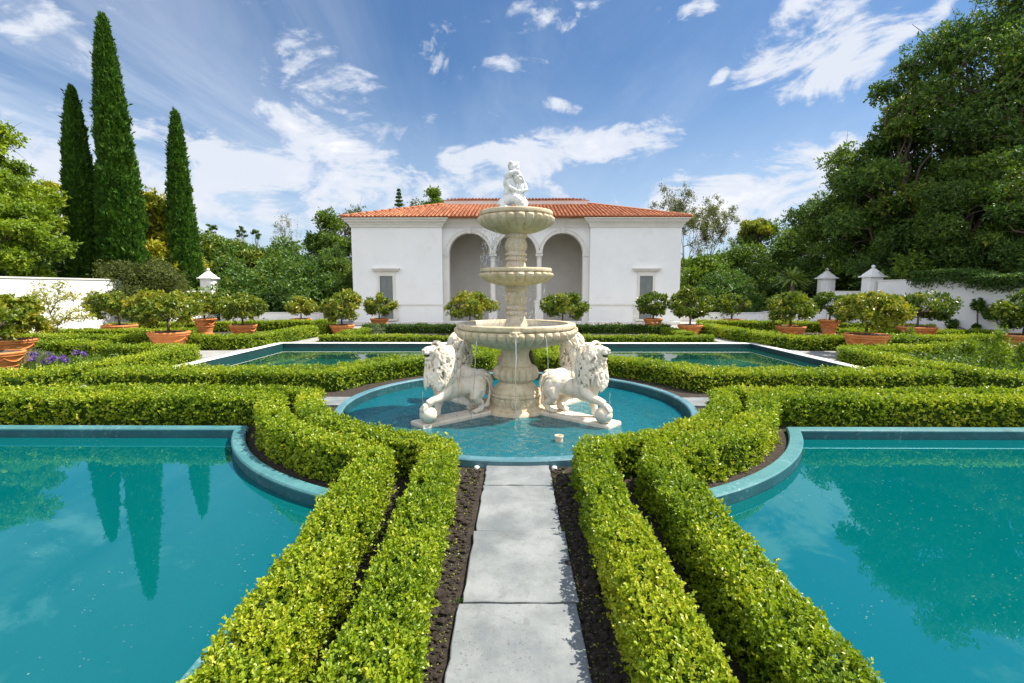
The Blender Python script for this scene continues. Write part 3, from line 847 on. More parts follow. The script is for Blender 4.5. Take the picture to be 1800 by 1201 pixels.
# loggia interior
mb = MB()
mb.add([(-XC, YC + TH, 0), (-XC, 26, 0), (-XC, 26, ZT), (-XC, YC + TH, ZT), (XC, YC + TH, 0), (XC, 26, 0), (XC, 26, ZT), (XC, YC + TH, ZT)], [(0, 1, 2, 3), (7, 6, 5, 4)])
mb.v[-1][:, 0] *= .9985
mb.add([(-XC, 25.99, 0), (XC, 25.99, 0), (XC, 25.99, ZT), (-XC, 25.99, ZT)], [(0, 1, 2, 3)])
mb.add([(-XC, YC + TH, ZT - .01), (XC, YC + TH, ZT - .01), (XC, 26, ZT - .01), (-XC, 26, ZT - .01)], [(0, 1, 2, 3)])
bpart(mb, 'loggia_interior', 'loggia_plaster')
for s in (-1, 1):
    mb = MB(); a, b = sorted((s * (XC - .008), s * (XC - .06))); mb.box((a, 24.0, .02), (b, 24.9, 2.1)); bpart(mb, 'side_door', 'dark_door')
# cornice following the plan
plan = [(-XW, YF), (-XC, YF), (-XC, YC), (XC, YC), (XC, YF), (XW, YF), (XW, YB), (-XW, YB)]
mb = MB()
sweep(mb, plan, [(.002, ZT - .02), (.05, ZT - .02), (.05, ZT + .03), (.075, ZT + .04), (.075, ZT + .10), (.12, ZT + .115), (.13, ZT + .16), (.16, ZT + .17), (.22, ZT + .22), (.24, ZT + .24), (.24, ZT + .29), (.28, ZT + .31), (.33, ZT + .335), (.33, ZT + .37), (0, ZT + .38)])
bpart(mb, 'cornice', 'trim_plaster')
mb = MB()
sweep(mb, plan, [(.001, 0), (.06, 0), (.06, .16), (.03, .19), (.001, .19)]); bpart(mb, 'plinth', 'trim_plaster')
for s in (-1, 1):
    mb = MB(); a, b = sorted((s * XC, s * XW))
    mb.box((a - .02, YF - .035, .93), (b + .02, YF - .001, .99)); mb.box((a - .01, YF - .018, .99), (b + .01, YF - .0005, 1.01))
    bpart(mb, 'string_course', 'trim_plaster')
# archivolts, keystones, columns
for c in AC:
    mb = MB(); a = np.linspace(0, math.pi, 33)
    prof = [(AR, .0), (AR, -.05), (AR + .05, -.06), (AR + .06, -.045), (AR + .13, -.05), (AR + .14, -.075), (AR + .175, -.075), (AR + .18, 0.0)]
    G = np.stack([np.stack([c + r_0 * np.cos(a), np.full(33, YC + y0 - .001), ZS + r_0 * np.sin(a)], -1) for r_0, y0 in prof], 1)
    mb.grid(G); bpart(mb, 'archivolt', 'trim_plaster')
    mb = MB(); V = [(-.07, 4.27), (.07, 4.27), (.095, 4.52), (-.095, 4.52)]
    mb.add([(c + x, YC - .10, z) for x, z in V] + [(c + x, YC - .002, z) for x, z in V], [(0, 1, 2, 3), (0, 4, 5, 1), (1, 5, 6, 2), (2, 6, 7, 3), (3, 7, 4, 0)])
    bpart(mb, 'keystone', 'trim_plaster')
for x in (-1.09, 1.09):
    mb = MB(); cy = YC + .17
    mb.lathe([(.125, 1.24), (.128, 1.9), (.115, 3.14), (.10, 3.16)], 24, c=(x, cy, 0))
    mb.lathe([(.16, 1.14), (.165, 1.16), (.16, 1.19), (.135, 1.20), (.145, 1.215), (.14, 1.235), (.125, 1.245)], 24, c=(x, cy, 0))
    mb.lathe([(.117, 3.12), (.135, 3.14), (.12, 3.155), (.12, 3.2), (.15, 3.24)], 24, c=(x, cy, 0))
    mb.box((x - .17, cy - .19, 3.24), (x + .17, cy + .17, 3.335))
    bpart(mb, 'column', 'trim_plaster', smooth=False)
    mb = MB(); mb.box((x - .20, cy - .22, .10), (x + .20, cy + .2, 1.07)); mb.box((x - .225, cy - .245, 1.07), (x + .225, cy + .225, 1.14)); mb.box((x - .225, cy - .245, 0), (x + .225, cy + .225, .10))
    bpart(mb, 'pedestal', 'trim_plaster')
for s in (-1, 1):
    mb = MB(); a, b = sorted((s * 3.137, s * 3.415))
    mb.box((a, YC - .035, 1.14), (b, YC + .001, 3.22)); mb.box((a - .03, YC - .07, 3.22), (b + .0, YC + .002, 3.335)); mb.box((a - .015, YC - .05, 3.17), (b, YC + .0015, 3.20))
    mb.box((a - .03, YC - .07, 0), (b, YC + .0025, 1.10)); mb.box((a - .05, YC - .09, 1.10), (b, YC + .003, 1.14))
    bpart(mb, 'pilaster', 'trim_plaster')
# shuttered windows
for s in (-1, 1):
    cx = s * 6.03; y = YF
    root = MB()
    root.box((cx - .40, y - .05, .30), (cx - .30, y - .001, 2.30)); root.box((cx + .30, y - .05, .30), (cx + .40, y - .001, 2.30)); root.box((cx - .40, y - .052, 2.30), (cx + .40, y - .0012, 2.44))
    root.box((cx - .345, y - .07, .31), (cx - .302, y - .052, 2.298)); root.box((cx + .302, y - .07, .31), (cx + .345, y - .052, 2.298))
    root.box((cx - .42, y - .06, 2.44), (cx + .42, y - .0014, 2.50))
    fr = bpart(root, 'window_frame', 'trim_plaster')
    mb = MB(); mb.box((cx - .60, y - .17, 2.54), (cx + .60, y - .001, 2.60)); mb.box((cx - .64, y - .22, 2.60), (cx + .64, y - .0012, 2.66)); mb.box((cx - .55, y - .10, 2.50), (cx + .55, y - .0015, 2.54))
    mb.build('window_cornice', 'trim_plaster', fr)
    for q in (-1, 1):
        mb = MB(); x = cx + q * .46
        mb.box((x - .11, y - .13, .93), (x + .11, y - .001, 1.0))
        G = []
        for z, p in ((.93, .11), (.80, .10), (.66, .055), (.5, .035), (.4, .05), (.32, .05), (.30, .02)):
            G.append([(x - .075, y, z), (x - .075, y - p, z), (x + .075, y - p, z), (x + .075, y, z)])
        mb.grid(np.array(G)); mb.box((x - .10, y - .06, .27), (x + .10, y - .001, .31))
        mb.build('bracket', 'trim_plaster', fr)
    mb = MB(); mb.box((cx - .46, y - .12, .22), (cx + .46, y - .002, .298)); mb.build('sill', 'trim_plaster', fr)
    for q in (-1, 1):
        mb = MB(); a, b = sorted((cx + q * .004, cx + q * .298)); y0 = y - .012
        mb.box((a, y0, .30), (b, y - .0005, 2.298))
        for (z0, z1) in ((.30, .38), (.92, 1.0), (1.58, 1.66), (2.22, 2.298)): mb.box((a, y0 - .015, z0), (b, y0 - .0005, z1))
        for xx in (a, b - .05): mb.box((xx, y0 - .017, .302), (xx + .05, y0 - .0007, 2.296))
        mb.build('shutter', 'shutter_paint', fr)
# roof
SL = .30; E0 = 7.93; YE0 = 22.57; YE1 = 33.33; ZE = 4.93; RUN = 4.05
def roof_sheet(mb, p0, p1, upd, run, inset, per=.182, course=.34, zoff=0.0, slope=SL, z0=ZE):
    """barrel tiles laid up a slope: p0->p1 is the eave, upd the horizontal uphill direction"""
    p0 = np.array(p0, float); p1 = np.array(p1, float); L = np.linalg.norm(p1 - p0); e = (p1 - p0) / L; upd = np.array(upd, float)
    n = int(round(L / per)); per = L / n
    for i in range(n):
        xc = (i + .5) * per
        ru = min(run, (xc) / inset, (L - xc) / inset) if inset > 0 else run
        if ru < .12: continue
        k = max(1, int(math.ceil(ru / course)))
        jit = random.uniform(-.006, .006)
        for j in range(k):
            a0 = j * course - (.05 if j else 0); a1 = min((j + 1) * course, ru)
            ph = np.linspace(0, math.pi, 6)
            G = np.zeros((2, 6, 3))
            for m_, (aa_, rad, lift) in enumerate(((a0, per * .40, .022), (a1, per * .33, .0))):
                G[m_, :, 0] = p0[0] + e[0] * (xc - rad * np.cos(ph)) + upd[0] * aa_
                G[m_, :, 1] = p0[1] + e[1] * (xc - rad * np.cos(ph)) + upd[1] * aa_
                G[m_, :, 2] = z0 + zoff + slope * aa_ + rad * .85 * np.sin(ph) + lift + jit
            mb.grid(G, flip=True, tint=np.full(12, random.random()))
            # open butt end
            V = list(G[0]); c0 = G[0].mean(0); 
            mb.add(V, [tuple(range(6))])
def hip(mb, x0, x1, y0, y1, run, z0, slope, mi=0):
    z1 = z0 + slope * run
    V = [(x0, y0, z0), (x1, y0, z0), (x1, y1, z0), (x0, y1, z0), (x0 + run, y0 + run, z1), (x1 - run, y0 + run, z1), (x1 - run, y1 - run, z1), (x0 + run, y1 - run, z1)]
    mb.add(V, [(0, 1, 5, 4), (1, 2, 6, 5), (2, 3, 7, 6), (3, 0, 4, 7), (4, 5, 6, 7), (3, 2, 1, 0)], mi)
mb = MB()
hip(mb, -E0, E0, YE0, YE1, RUN, ZE - .0, SL)
roof_sheet(mb, (-E0, YE0 - .03), (E0, YE0 - .03), (0, 1), RUN, 1.0)
roof_sheet(mb, (E0 + .03, YE0), (E0 + .03, YE1), (-1, 0), RUN, 1.0)
roof_sheet(mb, (-E0 - .03, YE1), (-E0 - .03, YE0), (1, 0), RUN, 1.0)
for s in (-1, 1):
    n = 14
    for i in range(n):
        a = i / n * RUN; b = (i + 1.15) / n * RUN
        mb.tube([(s * (E0 - a), YE0 + a, ZE + SL * a + .045), (s * (E0 - b), YE0 + b, ZE + SL * b + .03)], [.085, .07], 8)
roof = bpart(mb, 'roof', 'roof_tile', smooth=True)
mb = MB(); zr = ZE + SL * RUN
mb.box((-E0 + RUN + .04, YE0 + RUN + .03, zr - .3), (E0 - RUN - .04, YE1 - RUN - .15, zr + .24)); lan = mb.build('lantern_wall', 'trim_plaster', roof)
mb = MB()
hip(mb, -E0 + RUN - .02, E0 - RUN + .02, YE0 + RUN - .03, YE1 - RUN + .02, 1.0, zr + .24, .22)
roof_sheet(mb, (-E0 + RUN, YE0 + RUN - .05), (E0 - RUN, YE0 + RUN - .05), (0, 1), 1.0, 1.0, z0=zr + .24, slope=.22)
mb.build('lantern_roof', 'roof_tile', roof, smooth=True)
mb = MB(); mb.box((-.9, 26.2, zr + .3), (.9, 26.9, zr + .36))

# ------------------------------------------------------------------ garden walls, piers
for s, sd_ in ((-1, 'left'), (1, 'right')):
    root = empty('garden_wall', (s * 16, 12, 0), label='tall plain white garden wall closing the %s side' % sd_, cat='wall')
    mb = MB(); a, b = sorted((0, s * .3)); mb.box((a, -10, 0), (b, 9.9, 2.04)); mb.build('wall_body', 'wall_stucco', root)
    mb = MB(); a, b = sorted((-s * .03, s * .33)); mb.box((a, -10.02, 2.04), (b, 9.9, 2.09)); mb.build('wall_cap', 'trim_plaster', root)
    root = empty('gate_wall', (s * 16, 24, 0), label='lower white wall length between the two piers on the %s' % sd_, cat='wall')
    mb = MB(); a, b = sorted((0, s * .28)); mb.box((a, -1.2, 0), (b, 1.3, 1.56)); mb.build('wall_body', 'wall_stucco', root)
    mb = MB(); a, b = sorted((-s * .02, s * .30)); mb.box((a, -1.2, 1.56), (b, 1.3, 1.60)); mb.build('wall_cap', 'trim_plaster', root)
    root = empty('low_wall', (s * 11.6, 25.6, 0), label='low white boundary wall joining the pavilion to the %s pier' % sd_, cat='wall')
    mb = MB(); mb.box((-3.95, 0, 0), (4.3, .25, .43)); mb.build('wall_body', 'wall_stucco', root)
    mb = MB(); mb.box((-3.95, -.03, .43), (4.3, .28, .48)); mb.build('wall_cap', 'trim_plaster', root)
    for x in (-2.4, 1.8):
        mb = MB(); mb.box((x - .5, -.04, 0), (x + .5, .24, .5)); mb.box((x - .53, -.07, .5), (x + .53, .27, .54)); mb.build('panel_block', 'trim_plaster', root)
    for y, nm, dz in ((22.4, 'front', .0), (25.7, 'rear', 0)):
        root = empty('gate_pier', (s * 16.1, y, 0), label='%s square white pier with pyramid cap and ball finial, %s side' % (nm, sd_), cat='pier', group='white wall piers with ball finials')
        mb = MB(); h = .285
        mb.box((-h, -h, 0), (h, h, 2.22)); mb.box((-h - .05, -h - .05, 0), (h + .05, h + .05, .3))
        for q in (-1, 1):     # raised centre strips give the panelled faces
            mb.box((q * h - .02, -h * .45, .3), (q * h + .02, h * .45, 2.1)) ; mb.box((-h * .45, q * h - .02, .3), (h * .45, q * h + .02, 2.1))
        mb.build('shaft', 'wall_stucco', root)
        mb = MB(); hh = [(.39, 2.22), (.39, 2.27), (.31, 2.30), (.26, 2.38), (.17, 2.48), (.09, 2.58), (.055, 2.62)]
        G = np.array([[(x * a_, y_ * a_, z) for x, y_ in ((-1, -1), (1, -1), (1, 1), (-1, 1))] for a_, z in hh]); mb.grid(G, closed_v=True, flip=True)
        mb.add([(-.39, -.39, 2.22), (.39, -.39, 2.22), (.39, .39, 2.22), (-.39, .39, 2.22)], [(3, 2, 1, 0)])
        mb.build('cap', 'wall_stucco', root)
        mb = MB(); mb.lathe([(.0, 2.60), (.05, 2.61), (.045, 2.64), (.07, 2.66), (.085, 2.70), (.07, 2.74), (.03, 2.77), (0, 2.775)], 16); mb.build('finial', 'wall_stucco', root, smooth=True)

# ------------------------------------------------------------------ fountain
ft = empty('fountain', (0, 7, 0), label='three tiered cream stone fountain with gadrooned bowls in the round pool', cat='fountain')
def lobes(n, amp, zlo, zhi, fade=.02):
    def f(r, z, a, j):
        g = np.clip((z - zlo) / fade, 0, 1) * np.clip((zhi - z) / fade, 0, 1)
        return r * (1 + amp * g * (np.abs(np.sin(a * n / 2)) ** .75 - .55)) + .0015 * np.sin(a * 13 + z * 31)
    return f
def dense(prof, m=5):
    prof = np.array(prof, float); q = np.arange(len(prof)); qq = np.linspace(0, len(prof) - 1, (len(prof) - 1) * m + 1)
    return np.stack([np.interp(qq, q, prof[:, i]) for i in range(2)], 1)
# base and pedestal of the lowest bowl
mb = MB()
mb.lathe(dense([(.30, -.33), (.46, -.33), (.46, -.02), (.43, .0), (.385, .015), (.37, .03), (.365, .05), (.36, .165), (.37, .175), (.372, .20), (.35, .215), (.355, .235), (.345, .255), (.325, .27), (.30, .30), (.26, .34), (.235, .375), (.225, .39)], 3), 96)
mb.build('pedestal_foot', 'fountain_stone', ft, smooth=True)
mb = MB()
def relief(r, z, a, j): return r + .012 * np.clip(np.sin(a * 28 + 2.2 * np.sin(z * 95)) * np.sin(z * 150 + a * 5), 0, 1)
mb.lathe(dense([(.362, .058), (.366, .062), (.366, .158), (.362, .162)], 10), 240, mod=relief); mb.build('carved_band', 'fountain_stone', ft, smooth=True)
mb = MB(); mb.lathe(dense([(.22, .37), (.255, .385), (.30, .43), (.315, .50), (.30, .56), (.275, .595), (.235, .615)], 6), 220, mod=lobes(18, .14, .37, .61, .05)); mb.build('gadrooned_bulb', 'fountain_stone', ft, smooth=True)
mb = MB(); mb.lathe(dense([(.24, .60), (.22, .64), (.195, .70), (.185, .75), (.192, .80), (.215, .84), (.245, .87), (.235, .885)], 4), 72); mb.build('neck', 'fountain_stone', ft, smooth=True)
def bowl(name, R0, ztop, band, depth, foot, nl, seg):
    b = MB()
    z = ztop
    pr = [(.10, z - depth * .55), (R0 * .55, z - depth * .45), (R0 * .84, z - band * .75), (R0 * .88, z - band * .35), (R0 * .89, z - .005), (R0 * .905, z + .002), (R0 * .985, z + .002), (R0, z - .01), (R0, z - band * .75), (R0 * .985, z - band * .95), (R0 * .955, z - band)]
    b.lathe(dense(pr, 3), seg)
    o = b.build(name, 'fountain_stone', ft, smooth=True)
    g = MB()
    zb = z - band
    rr_ = [(.945, 0), (.99, -.05), (1.0, -.18), (.975, -.34), (.90, -.52), (.78, -.68), (.62, -.82), (.46, -.93), (foot / R0, -1.0)]
    g.lathe(dense([(R0 * a_, zb + (depth - band) * q) for a_, q in rr_], 4), seg * 2, mod=lobes(nl, .085 if R0 > .6 else .13, zb - (depth - band), zb + .001, .03))
    g.build('gadroons', 'fountain_stone', o, smooth=True)
    wt = MB(); wt.lathe([(.0, z - .03), (R0 * .3, z - .03), (R0 * .888, z - .03)], 64); wt.build('bowl_water', 'basin_water', o, smooth=True)
    return o
b3 = bowl('lower_bowl', .835, 1.215, .075, .36, .225, 40, 160)
b2 = bowl('middle_bowl', .505, 1.985, .055, .245, .15, 24, 120)
b1 = bowl('upper_bowl', .515, 2.765, .06, .30, .15, 24, 120)
def stem(name, z0, z1):
    s_ = MB(); h = z1 - z0
    q = [(.165, 0), (.168, .03), (.135, .26), (.128, .30), (.150, .33), (.155, .36), (.135, .39), (.130, .42), (.155, .45), (.157, .475), (.135, .50), (.125, .53), (.145, .60), (.150, .70), (.138, .80), (.128, .83), (.150, .86), (.160, .885), (.155, .94), (.150, 1.0)]
    def leafy(r, z, a, j):
        t_ = (z - z0) / h
        g1 = np.exp(-((t_ - .13) / .11) ** 2); g2 = np.exp(-((t_ - .67) / .10) ** 2)
        return r + .016 * g1 * (np.abs(np.sin(a * 4)) - .4 + .35 * np.sin(t_ * 90)) + .017 * g2 * (np.abs(np.cos(a * 4)) - .4 + .35 * np.sin(t_ * 80)) + .003 * np.sin(a * 40) * (np.abs(t_ - .41) < .1)
    s_.lathe(dense([(r_0, z0 + h * t_) for r_0, t_ in q], 4), 120, mod=leafy)
    return s_.build(name, 'fountain_stone', ft, smooth=True)
stem('lower_stem', 1.13, 1.76); stem('upper_stem', 1.90, 2.50)
# mask spouts
def mask(loc, rz, sc, parent):
    m_ = MB()
    m_.ell((0, 0, 0), (.05, .075, .08)); m_.ell((.045, 0, -.02), (.035, .04, .035)); m_.ell((.04, .035, .03), (.02, .022, .015)); m_.ell((.04, -.035, .03), (.02, .022, .015))
    m_.ell((.05, 0, .01), (.03, .014, .03)); m_.ell((.05, 0, -.055), (.02, .028, .014))
    for i in range(14):
        a = i / 14 * 6.283; m_.ell((.01, .078 * math.cos(a), .084 * math.sin(a)), (.028, .022, .03))
    me = fuse(m_, 'mask', 'fountain_stone', .008, 2)
    o = link('mask_spout', me, parent); o.location = loc; o.rotation_euler = (0, 0, rz); o.scale = (sc, sc, sc); return o
mk_ = mask((0, -.80, 1.115), R(-90), .95, b3)
mask((0, -.37, .115), R(-90), .75, ft)
for s in (-1, 1):
    mask((s * .82, 0, 1.12), R(90 - s * 90), .9, b3); mask((s * .36, 0, .12), R(90 - s * 90), .75, ft)
mb = MB()
jets = []
for i in range(40):
    a = (i + .5) / 40 * 2 * math.pi
    if i % 3 == 0:
        r0 = .828; x, y = r0 * math.cos(a), r0 * math.sin(a)
        hb = MB(); hb.ell((x, y, 1.095), (.011, .011, .011), nu=8, nv=6); hb.build('spout_hole', 'dark_recess', b3)

# water falling from the bowls
def jet(a, r0, z0, reach, label, zb=-.05, rad=.006, n=16, wig=.008):
    t_ = np.linspace(0, 1, n); rr_ = r0 + reach * t_; z = z0 + (zb - z0) * t_ ** 2
    r_ = np.random.default_rng(int(abs(a) * 100) + 5)
    p = np.stack([rr_ * math.cos(a) + r_.normal(size=n) * wig * t_, 7 + rr_ * math.sin(a) + r_.normal(size=n) * wig * t_, z], 1)
    m_ = MB(); m_.tube(p, rad * (1 - .35 * t_) * r_.uniform(.6, 1.3, n), 6)
    for k in range(7):   # splash drops where it lands
        m_.ell(p[-1] + r_.normal(size=3) * (.03, .03, .012) + (0, 0, .015), (.006, .006, .008), nu=6, nv=5)
    return m_.build('water_jet', 'falling_water', label=label, cat='water jet', group='thin water jets falling into the round pool', smooth=True)
jet(R(-90), .86, 1.075, .10, 'thin water jet from the mask at the front of the lower bowl', rad=.008, zb=.55 - .6)
jet(R(-90), .40, .11, .16, 'short water jet from the small mask at the pedestal foot', rad=.009)
vis = [(-126, 'water jet left of the front mask, falling past the rear left lion'), (-144, 'water jet near the left edge of the lower bowl, beside the lion'), (-63, 'water jet right of the front mask, falling behind a lion'), (-36, 'water jet near the right edge of the lower bowl, beside the lion'),
       (-160, 'outermost left water jet of the lower bowl, above the lion'), (-18, 'outermost right water jet of the lower bowl, above the lion')]
for a, lb in vis: jet(R(a), .83, 1.09, .14, lb, rad=.0055)
for x, y, lb in ((-1.17, 6.02, 'thread of water left of the front left lion'), (-.62, 6.5, 'thread of water below the belly of the front left lion'), (1.17, 6.0, 'thread of water right of the front right lion'), (.66, 6.5, 'thread of water below the belly of the front right lion')):
    m_ = MB(); r_ = np.random.default_rng(int(abs(x) * 100)); n = 12
    zz = np.linspace(.42 if abs(x) > 1 else .25, -.05, n)
    m_.tube(np.stack([x + r_.normal(size=n) * .004, y + r_.normal(size=n) * .004, zz], 1), r_.uniform(.002, .0045, n), 5)
    m_.build('water_jet', 'falling_water', label=lb, cat='water jet', group='thin water jets falling into the round pool', smooth=True)
def curtain(R0, z0, z1, amin, amax, n, label, seed):
    r_ = np.random.default_rng(seed); m_ = MB()
    for i in range(n):
        a = R(r_.uniform(amin, amax)); rr_ = R0 * r_.uniform(.52, 1.02)
        zt = z0 - r_.uniform(0, 1) ** .8 * (z0 - z1) ; ln = r_.uniform(.01, .05)
        c = (rr_ * math.cos(a), 7 + rr_ * math.sin(a), zt)
        m_.ell(c, (.0038, .0038, ln * .6), nu=5, nv=5)
    return m_.build('falling_water', 'falling_water', label=label, cat='water', kind='stuff', smooth=True)
curtain(.50, 2.55, 2.0, 140, 225, 260, 'drops of water falling off the upper bowl, mostly on its left', 1)
curtain(.45, 1.80, 1.2, 185, 350, 200, 'drops of water falling off the middle bowl into the lower bowl', 2)
mb = MB(); r_ = np.random.default_rng(9)
for a in (-118, -108, -98, -88, -76, -66):     # strings running off the upper bowl over the stem
    n = 9; zz = np.linspace(2.50, 2.0, n); rr_ = .20 + .02 * r_.normal() 
    mb.tube(np.stack([rr_ * math.cos(R(a)) + r_.normal(size=n) * .003, 7 + rr_ * math.sin(R(a)) + r_.normal(size=n) * .003, zz], 1), r_.uniform(.0015, .0035, n), 5)
    zz = np.linspace(1.74, 1.2, n)
    mb.tube(np.stack([(rr_ + .03) * math.cos(R(a + 4)) + r_.normal(size=n) * .003, 7 + (rr_ + .03) * math.sin(R(a + 4)) + r_.normal(size=n) * .003, zz], 1), r_.uniform(.0015, .0035, n), 5)
mb.build('falling_water', 'falling_water', label='strings of water running down in front of the fountain stems', cat='water', kind='stuff', smooth=True)

# ------------------------------------------------------------------ lions
def lion_parts(side):
    """x forward, side=+1: left forepaw raised on the ball"""
    s = side
    b = MB()
    b.ell((-.27, 0, .355), (.165, .125, .135)); b.ell((-.05, 0, .355), (.24, .108, .115)); b.ell((.14, 0, .37), (.19, .125, .165)); b.ell((.25, 0, .50), (.13, .125, .19))
    b.ell((-.06, 0, .42), (.26, .07, .06)); b.ell((-.31, 0, .42), (.10, .095, .075))
    # belly tuck and ribs
    b.ell((.02, 0, .275), (.16, .07, .05))
    # hind legs
    for q, off in ((1, .02), (-1, -.03)):
        hy = q * .095
        b.ell((-.28 + off, hy * .9, .30), (.115, .062, .14), rot=Matrix.Rotation(R(-14), 3, 'Y'))
        b.tube([(-.26 + off, hy, .32), (-.20 + off, hy * 1.08, .21), (-.26 + off, hy * 1.05, .155), (-.325 + off, hy, .13), (-.335 + off, hy, .09), (-.31 + off, hy, .04)], [.085, .062, .05, .040, .036, .040], 12)
        b.ell((-.285 + off, hy, .035), (.075, .042, .034))
        for k in (-1.5, -.5, .5, 1.5): b.ell((-.225 + off, hy + k * .021, .026), (.030, .0125, .024))
    # standing foreleg
    b.tube([(.22, -s * .075, .42), (.19, -s * .095, .30), (.195, -s * .095, .20), (.225, -s * .09, .11), (.235, -s * .09, .04)], [.095, .070, .052, .042, .045], 12)
    b.ell((.265, -s * .09, .034), (.072, .044, .033))
    for k in (-1.5, -.5, .5, 1.5): b.ell((.325, -s * .09 + k * .022, .027), (.030, .0130, .024))
    # raised foreleg reaching over the ball
    b.tube([(.20, s * .07, .42), (.25, s * .11, .33), (.33, s * .115, .285), (.415, s * .105, .265), (.475, s * .095, .235)], [.10, .080, .060, .050, .046], 12)
    b.ell((.505, s * .09, .205), (.050, .046, .040), rot=Matrix.Rotation(R(45), 3, 'Y'))
    for k in (-1.5, -.5, .5, 1.5): b.tube([(.515, s * .09 + k * .021, .215), (.545, s * .09 + k * .023, .18), (.553, s * .09 + k * .023, .145)], [.0135, .0145, .011], 8)
    # tail, hanging close to the hind leg and curling at the tip
    b.tube([(-.40, 0, .43), (-.46, s * .01, .42), (-.495, s * .02, .34), (-.485, s * .03, .22), (-.455, s * .045, .13), (-.42, s * .06, .085)], [.032, .026, .022, .020, .020, .024], 10)
    b.ell((-.40, s * .07, .075), (.05, .03, .028)); b.ell((-.44, s * .05, .10), (.035, .028, .035))
    # head, lifted
    hr = Matrix.Rotation(R(-14), 3, 'Y')
    b.ell((.30, 0, .83), (.105, .088, .105)); b.ell((.36, 0, .865), (.07, .07, .05), rot=hr)
    b.tube([(.34, 0, .868), (.405, 0, .875), (.440, 0, .872)], [.060, .050, .046], 12); b.ell((.458, 0, .882), (.022, .030, .018))
    b.ell((.432, .027, .848), (.036, .028, .026)); b.ell((.432, -.027, .848), (.036, .028, .026))
    b.ell((.395, 0, .778), (.050, .042, .026), rot=Matrix.Rotation(R(12), 3, 'Y')); b.ell((.37, 0, .765), (.05, .045, .04))
    for q in (-1, 1):
        b.ell((.355, q * .045, .895), (.030, .022, .016)); b.ell((.33, q * .075, .84), (.04, .02, .035)); b.ell((.235, q * .085, .925), (.020, .026, .032))
        b.ell((.385, q * .042, .872), (.014, .011, .011))
    body = fuse(b, 'lion_body', 'lion_stone', .0075, 3)
    # mane of wavy locks
    m_ = MB(); r_ = np.random.default_rng(44)
    m_.ell((.225, 0, .67), (.150, .150, .26)); m_.ell((.225, 0, .83), (.115, .128, .125)); m_.ell((.295, 0, .55), (.125, .13, .18)); m_.ell((.215, 0, .50), (.13, .135, .16))
    n = 0
    while n < 340:
        u_ = r_.uniform(-1, 1); ph = r_.uniform(-math.pi, math.pi); z = .50 + .43 * r_.uniform()
        # surface of the mane body at this height
        cx = .225 + .03 * math.exp(-((z - .5) / .12) ** 2); t_ = (z - .40) / .55
        rx = .172 * math.sqrt(max(.15, 1 - ((z - .66) / .37) ** 2)); ry = rx * .95
        if abs(ph) < .55 and z > .74: continue        # leave the face free
        x, y = cx + rx * math.cos(ph), ry * math.sin(ph)
        ln = r_.uniform(.08, .16); w_ = r_.uniform(.009, .015); wv = r_.uniform(.008, .018); p0 = r_.uniform(0, 6.28)
        pts = []; k = 6
        tang = np.array([-math.sin(ph), math.cos(ph)])
        for i in range(k):
            f = i / (k - 1); zz = z - ln * f
            out_ = 1.0 + .10 * math.sin(f * 3.0) + (.06 if z > .8 else 0)
            sh = wv * math.sin(p0 + f * 6.5)
            pts.append((cx + (x - cx) * out_ + tang[0] * sh, y * out_ + tang[1] * sh, max(.36, zz)))
        m_.tube(pts, [w_ * .8, w_ * 1.15, w_ * 1.1, w_, w_ * .75, w_ * .3], 6); n += 1
    for i in range(34):   # ruff round the face
        a = i / 34 * 6.283
        if abs(math.cos(a) + 1) < .0: continue
        cy_, cz_ = .105 * math.sin(a), .84 + .118 * math.cos(a)
        if cz_ < .745: continue
        m_.tube([(.30, cy_, cz_), (.275, cy_ * 1.3, .83 + (cz_ - .83) * 1.16), (.235, cy_ * 1.45, .83 + (cz_ - .83) * 1.2 - .03)], [.012, .019, .006], 6)
    for i in range(16):    # beard
        y = r_.uniform(-.05, .05); x = .37 + r_.uniform(-.04, .03)
        m_.tube([(x, y, .765), (x + .012, y * 1.1, .71), (x - .005 + .01 * math.sin(i), y * 1.2, .65)], [.014, .017, .005], 6)
    mane = fuse(m_, 'lion_mane', 'lion_stone', .006, 1)
    return body, mane
bodies = {s: lion_parts(s) for s in (1, -1)}
def lion(label, cx, cy, fx, fy, side):
    rz = math.atan2(fy, fx)
    root = empty('lion_statue', (cx, cy, -.005), rz, label=label, cat='lion statue', group='four stone lions round the fountain')
    bo, ma = bodies[side]
    body = link('body', bo, root); body.location.z = .0
    mane = link('mane', ma, body)
    b = MB(); b.ell((.460, side * .085, .10), (.104, .104, .104), nu=40, nv=24); b.build('ball', 'lion_stone', root, smooth=True)
    b = MB(); G = []
    for e_, z in ((.0, -.33), (0, -.015), (.012, -.002), (.02, .0)):
        G.append([(-.50 + e_, -.145 + e_, z), (.565 - e_, -.145 + e_, z), (.565 - e_, .145 - e_, z), (-.50 + e_, .145 - e_, z)])
    b.grid(np.array(G), closed_v=True, flip=True); n_ = b.n; b.f.append((np.array([[n_ - 4, n_ - 3, n_ - 2, n_ - 1]]), 0)); b.build('plinth', 'lion_stone', root)
    b = MB(); b.ell((.412, 0, .815), (.038, .030, .016), rot=Matrix.Rotation(R(6), 3, 'Y')); b.build('mouth', 'dark_recess', body, smooth=True)
    for q in (-1, 1):
        e_ = MB(); e_.ell((.392, q * .047, .874), (.009, .006, .006), nu=8, nv=6); e_.build('eye', 'dark_recess', body)
    root.scale = (1.10, 1.10, 1.05)
    return root
lion('front left stone lion with white mane, paw on a ball, mouth open', -.80, 6.52, -.75, -.66, 1)
lion('front right stone lion in shade, grey mane, paw on a ball', .80, 6.52, .75, -.66, -1)
lion('rear left stone lion facing away, seen behind the front left lion', -.73, 7.46, -.66, .75, -1)
